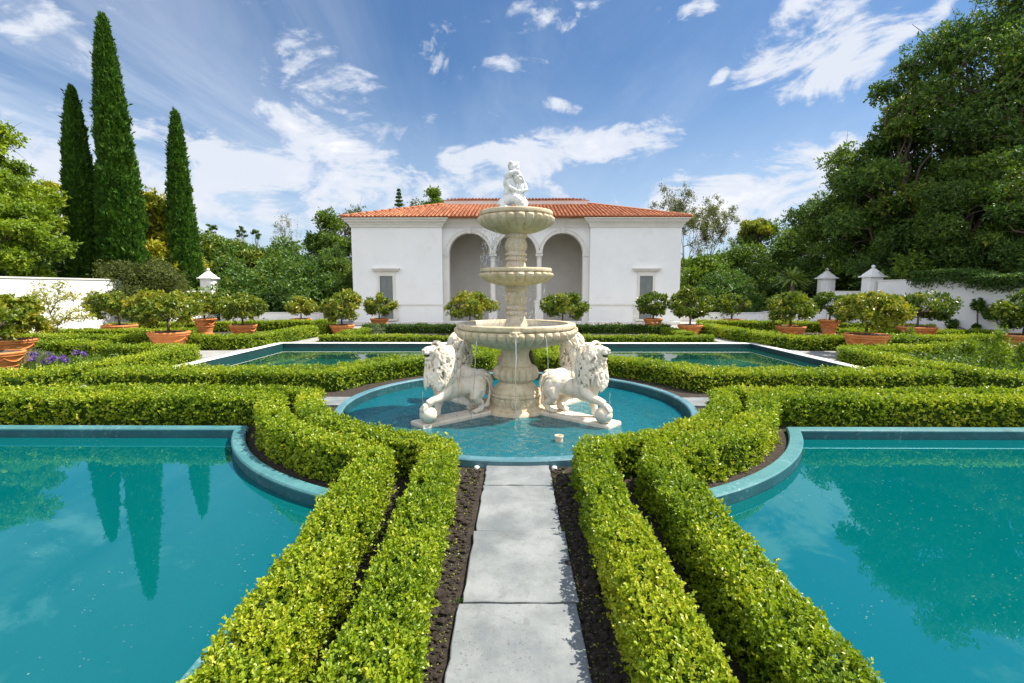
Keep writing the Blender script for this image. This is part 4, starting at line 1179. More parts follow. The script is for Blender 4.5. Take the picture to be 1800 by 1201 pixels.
lion('rear right stone lion facing away, seen behind the front right lion', .73, 7.46, .66, .75, 1)

# ------------------------------------------------------------------ figure group on the top bowl
def figure():
    b = MB()
    # rock the group rests on
    b.ell((.0, 0, .02), (.17, .15, .055)); b.ell((.06, -.03, .05), (.10, .10, .05))
    # kneeling boy: torso from the back, leaning slightly to his left
    b.ell((-.075, -.02, .20), (.092, .080, .085)); b.ell((-.075, -.015, .30), (.080, .064, .10)); b.ell((-.065, -.01, .42), (.098, .068, .10)); b.ell((-.05, 0, .50), (.085, .055, .05))
    b.tube([(-.04, 0, .50), (-.02, 0, .57)], [.040, .034], 10)
    b.ell((-.015, -.005, .635), (.062, .062, .070)); b.ell((.045, -.03, .625), (.018, .015, .018)); b.ell((.02, .03, .66), (.05, .04, .045))
    b.ell((-.015, 0, .69), (.050, .050, .030))
    for i in range(26):     # curls
        a = i * 2.4; zc_ = .60 + .10 * ((i % 7) / 7); b.ell((-.015 + .06 * math.cos(a), .06 * math.sin(a), zc_ + .01), (.022, .022, .020))
    # right thigh folded outwards, calf tucked under
    b.tube([(-.10, -.03, .19), (-.17, -.07, .14), (-.19, -.10, .095)], [.080, .070, .055], 12); b.tube([(-.19, -.10, .09), (-.10, -.13, .055), (.03, -.12, .04)], [.055, .050, .032], 12)
    b.ell((.08, -.12, .04), (.050, .025, .022)); b.tube([(-.05, -.03, .20), (.03, -.11, .20), (.10, -.13, .14)], [.075, .065, .05], 12); b.tube([(.10, -.13, .14), (.10, -.12, .04)], [.045, .03], 10)
    # raised arm thrown over the companion's head
    b.tube([(-.115, -.03, .49), (-.05, -.08, .545), (.03, -.08, .57)], [.042, .036, .030], 10); b.tube([(.03, -.08, .57), (.09, -.06, .50), (.13, -.02, .43)], [.031, .027, .020], 10)
    b.ell((.14, 0, .41), (.026, .018, .026))
    # lower arm across the waist
    b.tube([(-.10, -.05, .44), (-.06, -.11, .34), (.02, -.12, .31)], [.036, .031, .025], 10)
    # second child held close
    b.ell((.085, -.03, .24), (.062, .06, .075)); b.ell((.09, -.02, .34), (.060, .052, .09)); b.ell((.045, -.05, .475), (.050, .052, .056)); b.tube([(.08, -.02, .40), (.055, -.04, .45)], [.035, .03], 8)
    for i in range(22):
        a = i * 2.4; b.ell((.045 + .046 * math.cos(a), -.05 + .048 * math.sin(a), .46 + .07 * ((i % 6) / 6)), (.018, .018, .017))
    b.tube([(.14, -.02, .40), (.165, -.06, .32), (.10, -.10, .30)], [.030, .028, .022], 10); b.ell((.06, -.115, .30), (.028, .018, .018))
    for k in range(4): b.tube([(.05, -.12, .312 - k * .010), (.025, -.128, .308 - k * .010), (.012, -.125, .30 - k * .010)], [.006, .006, .005], 6)
    b.tube([(.10, -.03, .20), (.15, -.06, .14), (.13, -.09, .06)], [.055, .045, .03], 10); b.ell((.15, -.12, .035), (.045, .022, .018))
    # drapery fall between them
    for k in range(6): b.tube([(-.02 + k * .018, -.10, .28 - k * .004), (.0 + k * .02, -.115, .19), (.03 + k * .02, -.12, .09)], [.011, .015, .010], 6)
    return fuse(b, 'figure_group', 'statue_marble', .0055, 2)
root = empty('statue', (-.02, 7, 2.735), label='white marble group of a kneeling boy embracing a child on the top bowl', cat='statue')
link('figures', figure(), root)
b = MB(); b.lathe([(.0, -.04), (.17, -.04), (.17, .02), (.15, .035), (0, .035)], 32); b.build('plinth', 'statue_marble', root)

# small fittings
root = MB(); root.lathe([(.045, -.33), (.045, .015), (.052, .02), (.05, .035), (.040, .035), (.036, .02), (.036, -.02), (0, -.02)], 32)
rel(root.build('overflow_cup', 'cup_plaster', smooth=False, label='cream round overflow pipe standing in front of the fountain', cat='pipe'), bpy.data.objects['fountain_pool']).location = (.50, 5.52, -.02)
for s, sd_ in ((-1, 'left'), (1, 'right')):
    b = MB(); b.lathe([(.026, -.02), (.026, .02), (.02, .03), (0, .032)], 16); o = b.build('irrigation_cap', 'white_cap', smooth=True, label='small white cap in the soil at the %s of the path end' % sd_, cat='cap'); o.location = (s * .365 if s > 0 else -.37, 4.48, 0)
    b = MB(); r_ = np.random.default_rng(20 + s); n = 60; yy = np.linspace(.8, 4.1, n)
    b.tube(np.stack([s * (.765 + .012 * np.sin(yy * 3)), yy, .02 + .006 * np.sin(yy * 5)], 1), .008, 6); b.build('drip_hose', 'hose_rubber', smooth=True, label='black drip hose on the soil between the two %s hedges' % sd_, cat='hose')
# fallen leaves, moss tufts and clods on the soil beside the path
r_ = np.random.default_rng(12); n = 900
sx = np.where(r_.uniform(size=n) < .5, -1, 1); P = np.stack([sx * r_.uniform(.33, .47, n), r_.uniform(1.2, 4.5, n), np.full(n, .006)], 1)
b = MB(); T = r_.normal(size=(n, 3)); T[:, 2] = .15 * np.abs(T[:, 2]); Nn_ = np.tile([0, 0, 1.0], (n, 1)) + r_.normal(size=(n, 3)) * .4
leaves(b, P, T, Nn_, r_.uniform(.008, .017, n), r_.uniform(.005, .010, n), r_.uniform(.2, 1, n), True)
b.build('fallen_leaves', 'box_leaf', kind='stuff', label='fallen box leaves scattered on the dark soil beside the path', cat='leaves')
b = MB(); n = 2600
sx = np.where(r_.uniform(size=n) < .5, -1, 1); X = r_.uniform(.33, .46, n) * sx; Y = r_.uniform(1.2, 4.5, n); sz = r_.exponential(.0055, n) + .002
for i in range(n): b.ell((X[i], Y[i], sz[i] * .3), (sz[i] * 1.2, sz[i], sz[i] * .8), nu=5, nv=4)
b.build('soil_clods', 'dark_soil', kind='stuff', label='loose clods of dark soil along both sides of the path', cat='soil')
b = MB(); r_ = np.random.default_rng(5)
for (x, y) in ((.325, 2.47), (-.30, 2.49), (.31, 3.3)):
    n = 60; P = np.array([x, y, .01]) + r_.normal(size=(n, 3)) * (.018, .010, .0); D = np.tile([0, 0, 1.0], (n, 1)) + r_.normal(size=(n, 3)) * .5
    leaves(b, P, D, r_.normal(size=(n, 3)), r_.uniform(.012, .028, n), np.full(n, .004), r_.uniform(0, 1, n))
b.build('weeds', 'grass_blade', kind='stuff', label='little green weeds in the joints of the path', cat='weeds')
# ------------------------------------------------------------------ potted citrus trees
def pot_mesh(kind):
    """kind 'wide': low flared bowl, 'tall': tapered pot; unit: rim radius 1, built at real size r=.44"""
    b = MB()
    if kind == 'wide':
        pr = [(0, 0), (.295, 0), (.30, .012), (.315, .03), (.31, .045), (.345, .12), (.385, .20), (.415, .255), (.425, .26), (.435, .275), (.43, .29), (.445, .305), (.455, .33), (.45, .352), (.435, .36), (.40, .355), (.395, .325), (0, .325)]
    else:
        pr = [(0, 0), (.205, 0), (.215, .02), (.21, .04), (.235, .14), (.255, .225), (.275, .235), (.275, .26), (.262, .27), (.30, .36), (.325, .42), (.345, .43), (.36, .46), (.375, .485), (.37, .505), (.355, .51), (.325, .505), (.32, .475), (0, .475)]
    b.lathe(pr, 56); return b.mesh('pot', ['terracotta'], smooth=False)
def garland_mesh(kind):
    b = MB(); n = 6
    for i in range(n):
        a0 = i / n * 2 * math.pi; q = np.linspace(0, 1, 11); a = a0 + q * 2 * math.pi / n
        sag = 4 * q * (1 - q)
        if kind == 'wide': z = .225 - .085 * sag; r = .345 + (z - .12) * .47 + .006
        else: z = .395 - .09 * sag; r = .262 + (z - .27) * .42 + .006
        b.tube(np.stack([r * np.cos(a), r * np.sin(a), z], 1), .008 + .009 * sag, 7)
        b.ell((r[0] * math.cos(a0), r[0] * math.sin(a0), z[0]), (.016, .016, .02), nu=8, nv=6)
    return b.mesh('garland', ['terracotta'], smooth=True)
def soil_mesh(kind):
    b = MB(); r0, z0 = (.40, .338) if kind == 'wide' else (.325, .487)
    rr_ = np.linspace(.0, r0, 7); aa_ = np.linspace(0, 2 * math.pi, 30, endpoint=False)
    A, B = np.meshgrid(rr_, aa_, indexing='ij'); b.grid(np.stack([A * np.cos(B), A * np.sin(B), z0 + .012 * np.sin(A * 40 + B * 5)], -1), closed_v=True)
    return b.mesh('soil', ['potting_soil'])
def trunk_mesh(seed, z0, zc, R0):
    r = np.random.default_rng(seed); b = MB()
    top = max(z0 + .10, zc - .18)
    b.tube([(0, 0, z0 - .05), (r.normal() * .015, r.normal() * .015, (z0 + top) / 2), (0, 0, top)], [.040, .030, .032], 8)
    for i in range(11):
        a = i / 11 * 6.283 + r.uniform(-.2, .2); e = r.uniform(.5, .85) * R0
        s0 = (0, 0, top - r.uniform(0, .12)); m_ = (e * .5 * math.cos(a), e * .5 * math.sin(a), top + .06); t_ = (e * math.cos(a + .2), e * math.sin(a + .2), zc + r.uniform(-.05, .15))
        b.tube([s0, m_, t_], [.022, .014, .006], 6)
    return b.mesh('trunk', ['bark'], smooth=True)
def crown_mesh(seed, zc, R0, Hh, ntip, L=.075, leafm='citrus_leaf', tb=.5):
    """low dome of leafy shoots gathered in clumps"""
    r = np.random.default_rng(seed); b = MB()
    nc = 34; C = []
    while len(C) < nc:
        v = r.normal(size=3); v /= np.linalg.norm(v)
        if v[2] < -.72: continue
        if v[2] < -.2: v[0] *= .85; v[1] *= .85
        k = r.uniform(.68, .90); C.append((v[0] * R0 * k, v[1] * R0 * k, zc + v[2] * Hh * k, r.uniform(.17, .27) * R0 / .62))
    C = np.array(C); ct = r.normal(size=nc) * .10
    idx = r.integers(0, nc, ntip); D = r.normal(size=(ntip, 3)); D = nrm(D + nrm(C[idx, :3] - np.array([0, 0, zc - .1])) * .9)
    rad = C[idx, 3] * r.uniform(.55, 1.08, ntip)
    P = C[idx, :3] + D * rad[:, None] * np.array([1, 1, .75])
    D2 = nrm(D + np.array([0, 0, -.15]) + r.normal(size=(ntip, 3)) * .35)
    whorls(b, P, D2, 6, np.full(ntip, L) * r.uniform(.75, 1.2, ntip), .48, tb + ct[idx] + .13 * r.normal(size=ntip) + .12 * (rad / C[idx, 3] - .8), np.full(ntip, L * 1.3), True, tj=.10, open_=(.5, 1.7), r=r)
    return b.mesh('crown', [leafm])
POT = {k: (pot_mesh(k), garland_mesh(k), soil_mesh(k)) for k in ('wide', 'tall')}
CROWN = {}
def citrus(label, u, vr, wpx, kind, box, var, tb, ntip):
    wr = {'wide': .90, 'tall': .76}[kind]
    if kind == 'wide' and wpx > 50: wr = 1.02 if wpx > 60 else 1.08
    if wpx > 60 and kind == 'tall': wr = .9
    wr = {1: .80, 2: .74}.get(var, wr)
    if u < 900: tb += .07
    y = wr * F / wpx; r_u = ray(u, vr); x = r_u.x / r_u.y * y; rim = H_EYE + r_u.z / r_u.y * y
    half, hp = ((.455, .36) if kind == 'wide' else (.375, .51))
    sc_ = wr / 2 / half; stand = rim - hp * sc_
    zs = 1.0
    if stand < .03: zs = rim / (hp * sc_); stand = 0
    root = empty('potted_citrus_tree', (x, y, 0), 0, label=label, cat='potted tree', group='terracotta potted citrus trees round the garden')
    pm, gm, sm = POT[kind]
    po = link('pot', pm, root); po.scale = (sc_, sc_, sc_ * zs); po.location.z = stand; po.rotation_euler.z = var * 1.3
    link('garland', gm, po); link('soil', sm, po)
    if stand > .03:
        b = MB(); b.lathe([(.0, 0), (half * sc_ * .62, 0), (half * sc_ * .62, stand - .02), (half * sc_ * .60, stand - .002), (0, stand - .002)], 32); b.build('stand', 'terracotta', root)
    u0, u1, v0, v1 = box
    zt = H_EYE + ray(u, v0).z / ray(u, v0).y * y; zb = H_EYE + ray(u, v1).z / ray(u, v1).y * y
    cR = (u1 - u0) / 2 / F * y; off = ((u0 + u1) / 2 - u) / F * y
    cH = (zt - zb) / 2; zc = (zt + zb) / 2
    tr = link('trunk', trunk_mesh(var + 50, rim - .03, zc + .05, cR), root)
    cr = link('crown', crown_mesh(var * 7 + 3, zc, cR * .93, cH * .93, ntip, L=.085, tb=tb + .08), root)
    cr.location.x = off
    return root
def at(u, v): r_ = ray(u, v); t_ = -H_EYE / r_.z; return r_.x * t_, r_.y * t_
CT = [
    ('large potted citrus at the far left edge, bright yellow-green crown', 22, 596, 68, 'wide', (-14, 77, 520, 598), .62, 1700),
    ('nearest left pot, citrus cut by the left edge of the view', -4, 618, 74, 'wide', (-80, 28, 538, 604), .60, 1500),
    ('potted citrus left of the brown bush, thin pale trunk against left wall', 210, 571, 54, 'wide', (163, 246, 512, 560), .55, 1200),
    ('biggest left potted citrus with dark forked trunk, above the low hedge', 297, 583, 66, 'wide', (236, 345, 515, 578), .58, 1800),
    ('tall-potted citrus standing in front of the left white pier', 360, 560, 38, 'tall', (324, 389, 513, 556), .56, 1000),
    ('wide-potted citrus just right of the left white pier', 427, 571, 46, 'wide', (388, 466, 519, 567), .54, 1300),
    ('small far potted citrus in front of the left low wall', 529, 560, 36, 'wide', (504, 556, 521, 560), .60, 900),
    ('round potted citrus at the left corner of the pavilion', 601, 571, 43, 'wide', (566, 636, 510, 571), .62, 1400),
    ('tall-potted citrus in front of the left shuttered window', 667, 560, 33, 'tall', (641, 697, 515, 559), .48, 1000),
    ('potted citrus in front of the left arch, pot behind the fountain bowl', 827, 571, 43, 'wide', (784, 870, 516, 566), .60, 1400),
    ('potted citrus in front of the right arch, pot behind the fountain bowl', 989, 571, 43, 'wide', (950, 1030, 516, 564), .48, 1400),
    ('tall-potted citrus in front of the right shuttered window', 1148, 560, 34, 'tall', (1118, 1176, 514, 560), .46, 1000),
    ('round potted citrus at the right corner of the pavilion', 1213, 571, 43, 'wide', (1179, 1252, 505, 569), .50, 1500),
    ('small far potted citrus in front of the right low wall', 1286, 561, 36, 'wide', (1258, 1316, 518, 557), .46, 900),
    ('wide-potted dark citrus below the spiky cordyline', 1390, 573, 49, 'wide', (1346, 1428, 515, 571), .50, 1400),
    ('tall-potted dark citrus in front of the right outer pier', 1458, 562, 36, 'tall', (1431, 1485, 515, 558), .36, 900),
    ('broad yellow-green potted citrus in front of the right piers', 1523, 587, 70, 'wide', (1468, 1584, 520, 579), .70, 1800),
    ('spreading dark potted citrus against the right garden wall', 1612, 574, 58, 'wide', (1578, 1670, 517, 567), .38, 1400),
    ('potted citrus at the right edge, in a tall pot', 1800, 588, 66, 'tall', (1752, 1852, 508, 592), .45, 1600)]
for i_, row in enumerate(CT): citrus(row[0], row[1], row[2], row[3], row[4], row[5], i_ + 1, row[6], row[7])

# ------------------------------------------------------------------ flowers, shrubs
def bushlet(name, label, cat, x, y, rx, ry, h, n, L, leafm, seed, group=None, tb=.5, wr=.4, kind=None, k=5, z0=0, openr=(.3, 1.3)):
    r = np.random.default_rng(seed); b = MB()
    v = nrm(r.normal(size=(n, 3))); v[:, 2] = np.abs(v[:, 2]); rad = r.uniform(.45, 1.0, n) ** .5
    wob = 1 + .16 * nz(v * 1.0, seed, 5.0)
    P = v * (rad * wob)[:, None] * np.array([rx, ry, h]); P[:, 2] += z0
    D = nrm(v + np.array([0, 0, .5]) + r.normal(size=(n, 3)) * .4)
    whorls(b, P, D, k, np.full(n, L), wr, tb + .15 * r.normal(size=n) + .15 * nz(P, seed + 1, 5.0), np.full(n, L * 1.4), False, r=r, open_=openr)
    return b.build(name, leafm, label=label, cat=cat, group=group, kind=kind)
def place(o, x, y): o.location.x = x; o.location.y = y; return o
place(bushlet('lavender', 'grey-green lavender cushion beside the nearest left pots', 'shrub', 0, 0, .55, .45, .50, 1500, .05, 'lavender_leaf', 71, wr=.14, openr=(.1, .7)), *at(55, 655))
fl = []
r_ = np.random.default_rng(70); b = MB()
for i in range(12):
    u = r_.choice([82, 98, 108, 120, 140, 150, 60]) + r_.normal() * 5; v = 650 + r_.uniform(-6, 8); x, y = at(u, v + 6); n = 30
    P = np.array([x, y, .36 + r_.uniform(-.05, .05)]) + nrm(r_.normal(size=(n, 3))) * .04
    leaves(b, P, nrm(r_.normal(size=(n, 3))), r_.normal(size=(n, 3)), np.full(n, .05), np.full(n, .035), r_.uniform(0, 1, n), mi=0)
    b.tube([(x, y, 0), (x, y, .34)], .006, 5, mi=1)
b.build('violet_flowers', ['violet_petal', 'grass_blade'], label='violet flower heads in the left bed before the box hedge', cat='flowers', kind='stuff')
b = MB(); r_ = np.random.default_rng(72); n = 5200
x = r_.uniform(-13.5, -8.4, n); y = r_.uniform(8.5, 11.0, n); P = np.stack([x, y, r_.uniform(.0, .24, n)], 1)
whorls(b, P, np.tile([0, 0, 1.], (n, 1)) + r_.normal(size=(n, 3)) * .4, 4, np.full(n, .07), .35, r_.uniform(.2, .9, n), np.full(n, .08), False)
b.build('bed_plants', 'mid_tree_leaf', label='low leafy plants filling the left flower bed', cat='plants', kind='stuff')
b = MB(); n = 7000
x = r_.uniform(8.4, 14.5, n); y = r_.uniform(8.5, 11.2, n); hh = .30 + .22 * nz(np.stack([x, y, 0 * x], 1), 8, 2.2); P = np.stack([x, y, r_.uniform(.0, 1, n) * np.maximum(hh, .1)], 1)
whorls(b, P, np.tile([0, 0, 1.], (n, 1)) + r_.normal(size=(n, 3)) * .4, 4, np.full(n, .08), .35, r_.uniform(.1, .8, n), np.full(n, .10), False)
b.build('bed_plants', 'mid_tree_leaf', label='loose leafy plants filling the shaded right flower bed', cat='plants', kind='stuff')
for i, (u, v, h, lb) in enumerate(((1752, 668, 1.0, 'tall yellowish weedy shoot in the right bed, below the espaliered climber'), (1700, 650, .75, 'thin upright shoot in the right bed, left of the tall one'), (1795, 660, .7, 'leafy upright plant in the right bed by the edge pot'), (1598, 612, .62, 'short upright shoots behind the broad right potted citrus'))):
    o = bushlet('tall_plant', lb, 'plant', 0, 0, .22, .2, h, 260, .08, 'bright_tree_leaf', 80 + i, wr=.3, tb=.45, openr=(.4, 1.3)); place(o, *at(u, v))
b = MB(); n = 60; x = r_.uniform(1.2, 5.5, n); y = r_.uniform(18.45, 18.8, n)
for i in range(n):
    m_ = 6; P = np.array([x[i], y[i], .36 + r_.uniform(0, .08)]) + r_.normal(size=(m_, 3)) * .012; leaves(b, P, nrm(r_.normal(size=(m_, 3))), r_.normal(size=(m_, 3)), np.full(m_, .045), np.full(m_, .04), r_.uniform(0, 1, m_))
b.build('white_flowers', 'white_petal', label='scattered small white flowers above the right back hedge', cat='flowers', kind='stuff')
# grey-green spillover plants at the foot of the tall left pot
place(bushlet('trailing_plant', 'silvery trailing plant at the foot of the left window pot', 'plant', 0, 0, .28, .2, .42, 300, .05, 'lavender_leaf', 90, wr=.4), *at(664, 590))

# ------------------------------------------------------------------ trees
def limb(b, p0, p1, r0, r1, r, n=6, wob=.06, mi=0):
    p0 = np.array(p0, float); p1 = np.array(p1, float); L = np.linalg.norm(p1 - p0); t_ = np.linspace(0, 1, n)[:, None]
    P = p0 + (p1 - p0) * t_ + r.normal(size=(n, 3)) * wob * L * np.sin(t_ * math.pi) * .6
    P[:, 2] += np.sin(t_[:, 0] * math.pi) * L * .05
    b.tube(P, np.linspace(r0, r1, n), 7, mi=mi); return P
def tree(name, label, cat, x, y, h, w, leafm, seed, nclump=40, ntip=5000, L=.16, tb=.5, zlo=.12, group=None, k=5, cl=.16, clz=.75, bark='bark', trunk_r=None, shape=1.0, wr=.5, drop=0.0, skirt=False, depth=None, lean=0):
    """h total height, w crown half-width; crown from zlo*h upwards, made of leafy clumps carried by limbs"""
    r = np.random.default_rng(seed)
    root = empty(name, (x, y, 0), label=label, cat=cat, group=group)
    z0 = zlo * h; depth = depth or w
    C = []
    while len(C) < nclump:
        v = r.uniform(-1, 1, 3); q = np.linalg.norm(v)
        if q > 1 or q < .35: continue
        t_ = (v[2] + 1) / 2
        taper = (1 - max(0, t_ - .35) * .55 * shape) if not skirt else 1.0 - .35 * t_
        C.append((v[0] * w * .88 * taper + lean * t_, v[1] * depth * .88 * taper, z0 + t_ * (h - z0) * .93, r.uniform(.75, 1.3) * cl * w * 2))
    C = np.array(C); ct = r.normal(size=nclump) * .13
    b = MB(); tr_ = trunk_r or h * .022
    zt = z0 + (h - z0) * .55
    limb(b, (0, 0, -.1), (lean * .5, 0, zt), tr_, tr_ * .45, r, 8, .02)
    for c in C:
        f = np.clip((c[2] - z0 * .8) / (h - z0), .02, .8); s0 = np.array([lean * .5 * f, 0, max(.15 * h * .5, min(zt, c[2] * .62))])
        limb(b, s0, c[:3], tr_ * .32, tr_ * .07, r, 6, .09)
        for _ in range(3):
            limb(b, c[:3] - np.array([0, 0, c[3] * .2]), c[:3] + r.normal(size=3) * c[3] * .7, tr_ * .07, tr_ * .025, r, 4, .05)
    b.build('trunk', bark, root, smooth=True)
    b = MB(); n = ntip
    pr = C[:, 3] ** 2; idx = r.choice(nclump, n, p=pr / pr.sum())
    D = nrm(r.normal(size=(n, 3)) + np.array([0, 0, .25])); rad = C[idx, 3] * (r.uniform(0, 1, n) ** .33)
    wobn = 1 + .32 * nz(D * 1.0 + idx[:, None] * 3.1, seed + 1, 4.5)
    P = C[idx, :3] + D * (rad * wobn)[:, None] * np.array([1, 1, clz])
    P[:, 2] = np.maximum(P[:, 2], .1)
    D2 = nrm(D + r.normal(size=(n, 3)) * .5 + np.array([0, 0, -drop]))
    whorls(b, P, D2, k, L * r.uniform(.7, 1.25, n), wr, tb + ct[idx] + .14 * r.normal(size=n), np.full(n, L * 1.6), False, tj=.12, open_=(.4, 1.6), r=r)
    b.build('crown', leafm, root)
    return root
def cypress(label, x, y, h, w, seed, n=15000):
    r = np.random.default_rng(seed)
    root = empty('cypress_tree', (x, y, 0), label=label, cat='cypress', group='three tall Italian cypresses on the left')
    def prof(t_): return w * np.minimum(1, (1 - t_) ** .52 * 1.06) * np.minimum(1, .85 + t_ * 2.0)
    b = MB(); t_ = r.uniform(0, 1, n) ** 1.25; a = r.uniform(0, 6.283, n)
    base = np.stack([np.cos(a), np.sin(a), t_ * h / w * .9], 1)
    rad = prof(t_) * (1 + .11 * nz(base, seed, 4.0) + .15 * nz(base, seed + 1, 11.)) - np.abs(r.normal(size=n)) * .05 * w + (r.uniform(size=n) < .05) * r.uniform(0, .16, n)
    P = np.stack([rad * np.cos(a), rad * np.sin(a), .25 + t_ * (h - .35)], 1)
    P[:, 0] += .06 * w * np.sin(t_ * 7 + seed)
    D = nrm(np.stack([np.cos(a) * .5, np.sin(a) * .5, np.full(n, 1.1)], 1) + r.normal(size=(n, 3)) * .28)
    whorls(b, P, D, 4, np.full(n, .20), .34, .45 + .20 * nz(base, seed + 2, 9.) + .13 * r.normal(size=n), np.full(n, .2), False, open_=(.15, .7), r=r)
    # ragged tip
    m_ = 60; P = np.stack([r.normal(size=m_) * .05, r.normal(size=m_) * .05, h - r.uniform(0, .5, m_)], 1)
    whorls(b, P, np.tile([0, 0, 1.], (m_, 1)) + r.normal(size=(m_, 3)) * .25, 3, np.full(m_, .22), .3, np.full(m_, .5), np.full(m_, .1), False, open_=(.1, .5), r=r)
    b.build('crown', 'cypress_leaf', root)
    b = MB(); q = np.linspace(0, 1, 40); b.lathe([(max(.01, prof(t2) * .80), .3 + t2 * (h - .6)) for t2 in q], 20); b.build('inner_core', 'hedge_core', root)  # solid core in the shade-dark green of the hedge interior
    b = MB(); b.tube([(0, 0, -.1), (0, 0, h * .5)], [w * .28, w * .15], 8); b.build('trunk', 'bark', root)
    return root
def px(u, y): r_ = ray(u, 500); return r_.x / r_.y * y
def hz_(v, y): r_ = ray(900, v); return H_EYE + r_.z / r_.y * y
def T(u, v, y): return px(u, y), hz_(v, y)

cypress('tallest Italian cypress, middle of the three on the left', px(221, 24), 24, 14.35, 1.00, 11, 22000)
cypress('middle-height Italian cypress, leftmost of the three', px(157, 24), 24, 11.2, .84, 12, 15000)
cypress('shortest slim Italian cypress, right of the yellow-leaved tree', px(328, 26), 26, 10.75, .74, 13, 13000)

def tr(name, label, cat, u, v, y, wpx, leafm, seed, **kw):
    x, h = T(u, v, y); return tree(name, label, cat, x, y, h, wpx / 2 / F * y, leafm, seed, **kw)
GL = 'trees and tall shrubs beyond the garden walls'
# left side
tr('broadleaf_tree', 'bright green tree filling the left edge, behind the wall', 'tree', -10, 190, 20.5, 230, 'bright_tree_leaf', 21, nclump=60, ntip=14000, L=.15, tb=.55, zlo=.26, cl=.115, clz=.8, k=6)
tr('broadleaf_tree', 'lower bright green tree overhanging the left wall', 'tree', 5, 325, 18.0, 210, 'bright_tree_leaf', 22, nclump=44, ntip=10000, L=.14, tb=.6, zlo=.30, cl=.13, clz=.65)
tr('broadleaf_tree', 'dark shaded tree between left edge and first cypress', 'tree', 60, 325, 27, 180, 'dark_tree_leaf', 23, nclump=30, ntip=5000, L=.2, tb=.5, zlo=.08, cl=.2)
tr('yellow_tree', 'yellow-green hanging-leaved tree between the two right cypresses', 'tree', 282, 326, 26.5, 140, 'yellow_tree_leaf', 24, nclump=40, ntip=7500, L=.24, tb=.5, zlo=.15, cl=.16, wr=.36, drop=.5, group=GL)
tr('yellow_tree', 'small patch of yellowish tree seen between the two left cypresses', 'tree', 120, 290, 30, 90, 'yellow_tree_leaf', 25, nclump=20, ntip=2500, L=.24, tb=.3, zlo=.2, cl=.2, group=GL)
tr('round_bush', 'rounded brownish-green bush bulging over the left garden wall', 'bush', 250, 457, 20.5, 135, 'brown_bush_leaf', 26, nclump=40, ntip=20000, L=.075, tb=.4, zlo=.10, cl=.20, shape=.1, k=6)
tr('broadleaf_tree', 'dark green shrubby tree right of the short cypress', 'tree', 390, 402, 31, 120, 'dark_tree_leaf', 27, nclump=26, ntip=5000, L=.19, tb=.62, zlo=.04, cl=.2, group=GL)
tr('broadleaf_tree', 'mid green low tree behind the left low wall', 'tree', 395, 440, 28.5, 110, 'mid_tree_leaf', 28, nclump=24, ntip=4500, L=.17, tb=.6, zlo=.03, cl=.2, group=GL)
tr('broadleaf_tree', 'dark rounded tree behind the low wall, left of the pavilion', 'tree', 452, 397, 32, 120, 'dark_tree_leaf', 29, nclump=28, ntip=6000, L=.2, tb=.7, zlo=.03, cl=.2, group=GL)
tr('broadleaf_tree', 'dark green shrub mass in the middle left of the pavilion', 'tree', 510, 402, 30, 130, 'dark_tree_leaf', 30, nclump=30, ntip=7000, L=.18, tb=.62, zlo=.02, cl=.2, group=GL)
tr('broadleaf_tree', 'taller mixed green tree close to the pavilion left corner', 'tree', 577, 362, 38, 105, 'mid_tree_leaf', 31, nclump=34, ntip=7000, L=.2, tb=.5, zlo=.05, cl=.17, group=GL)
tr('broadleaf_tree', 'lighter feathery shrub beside the pavilion left wall', 'tree', 590, 425, 28.5, 90, 'mid_tree_leaf', 32, nclump=24, ntip=5000, L=.15, tb=.45, zlo=.02, cl=.2, group=GL, wr=.3)
tr('sparse_tree', 'thin-leaved tree top showing above the left end of the roof', 'tree', 625, 358, 42, 90, 'sparse_leaf', 33, nclump=24, ntip=1800, L=.16, tb=.2, zlo=.25, cl=.17, group=GL)
tr('broadleaf_tree', 'low dark shrub filling the foot of the trees left of pavilion', 'shrub', 540, 468, 27.5, 150, 'dark_tree_leaf', 34, nclump=26, ntip=5000, L=.16, tb=.45, zlo=.01, cl=.2, group=GL)
tr('broadleaf_tree', 'low dark shrub behind the left low wall by the pier', 'shrub', 430, 478, 27.3, 140, 'dark_tree_leaf', 35, nclump=26, ntip=5000, L=.16, tb=.5, zlo=.01, cl=.2, group=GL)
tr('broadleaf_tree', 'dense dark shrub behind the cypresses and left wall', 'shrub', 215, 430, 29, 260, 'dark_tree_leaf', 36, nclump=36, ntip=6000, L=.2, tb=.45, zlo=.02, cl=.15, group=GL)
tr('broadleaf_tree', 'shaded shrub behind the left wall under the bright tree', 'shrub', 60, 420, 24, 210, 'dark_tree_leaf', 37, nclump=30, ntip=5500, L=.18, tb=.5, zlo=.02, cl=.16, group=GL)
tr('broadleaf_tree', 'low bright shrub right behind the left rear pier', 'shrub', 345, 462, 28.8, 110, 'mid_tree_leaf', 38, nclump=22, ntip=3500, L=.17, tb=.6, zlo=.02, cl=.2, group=GL)
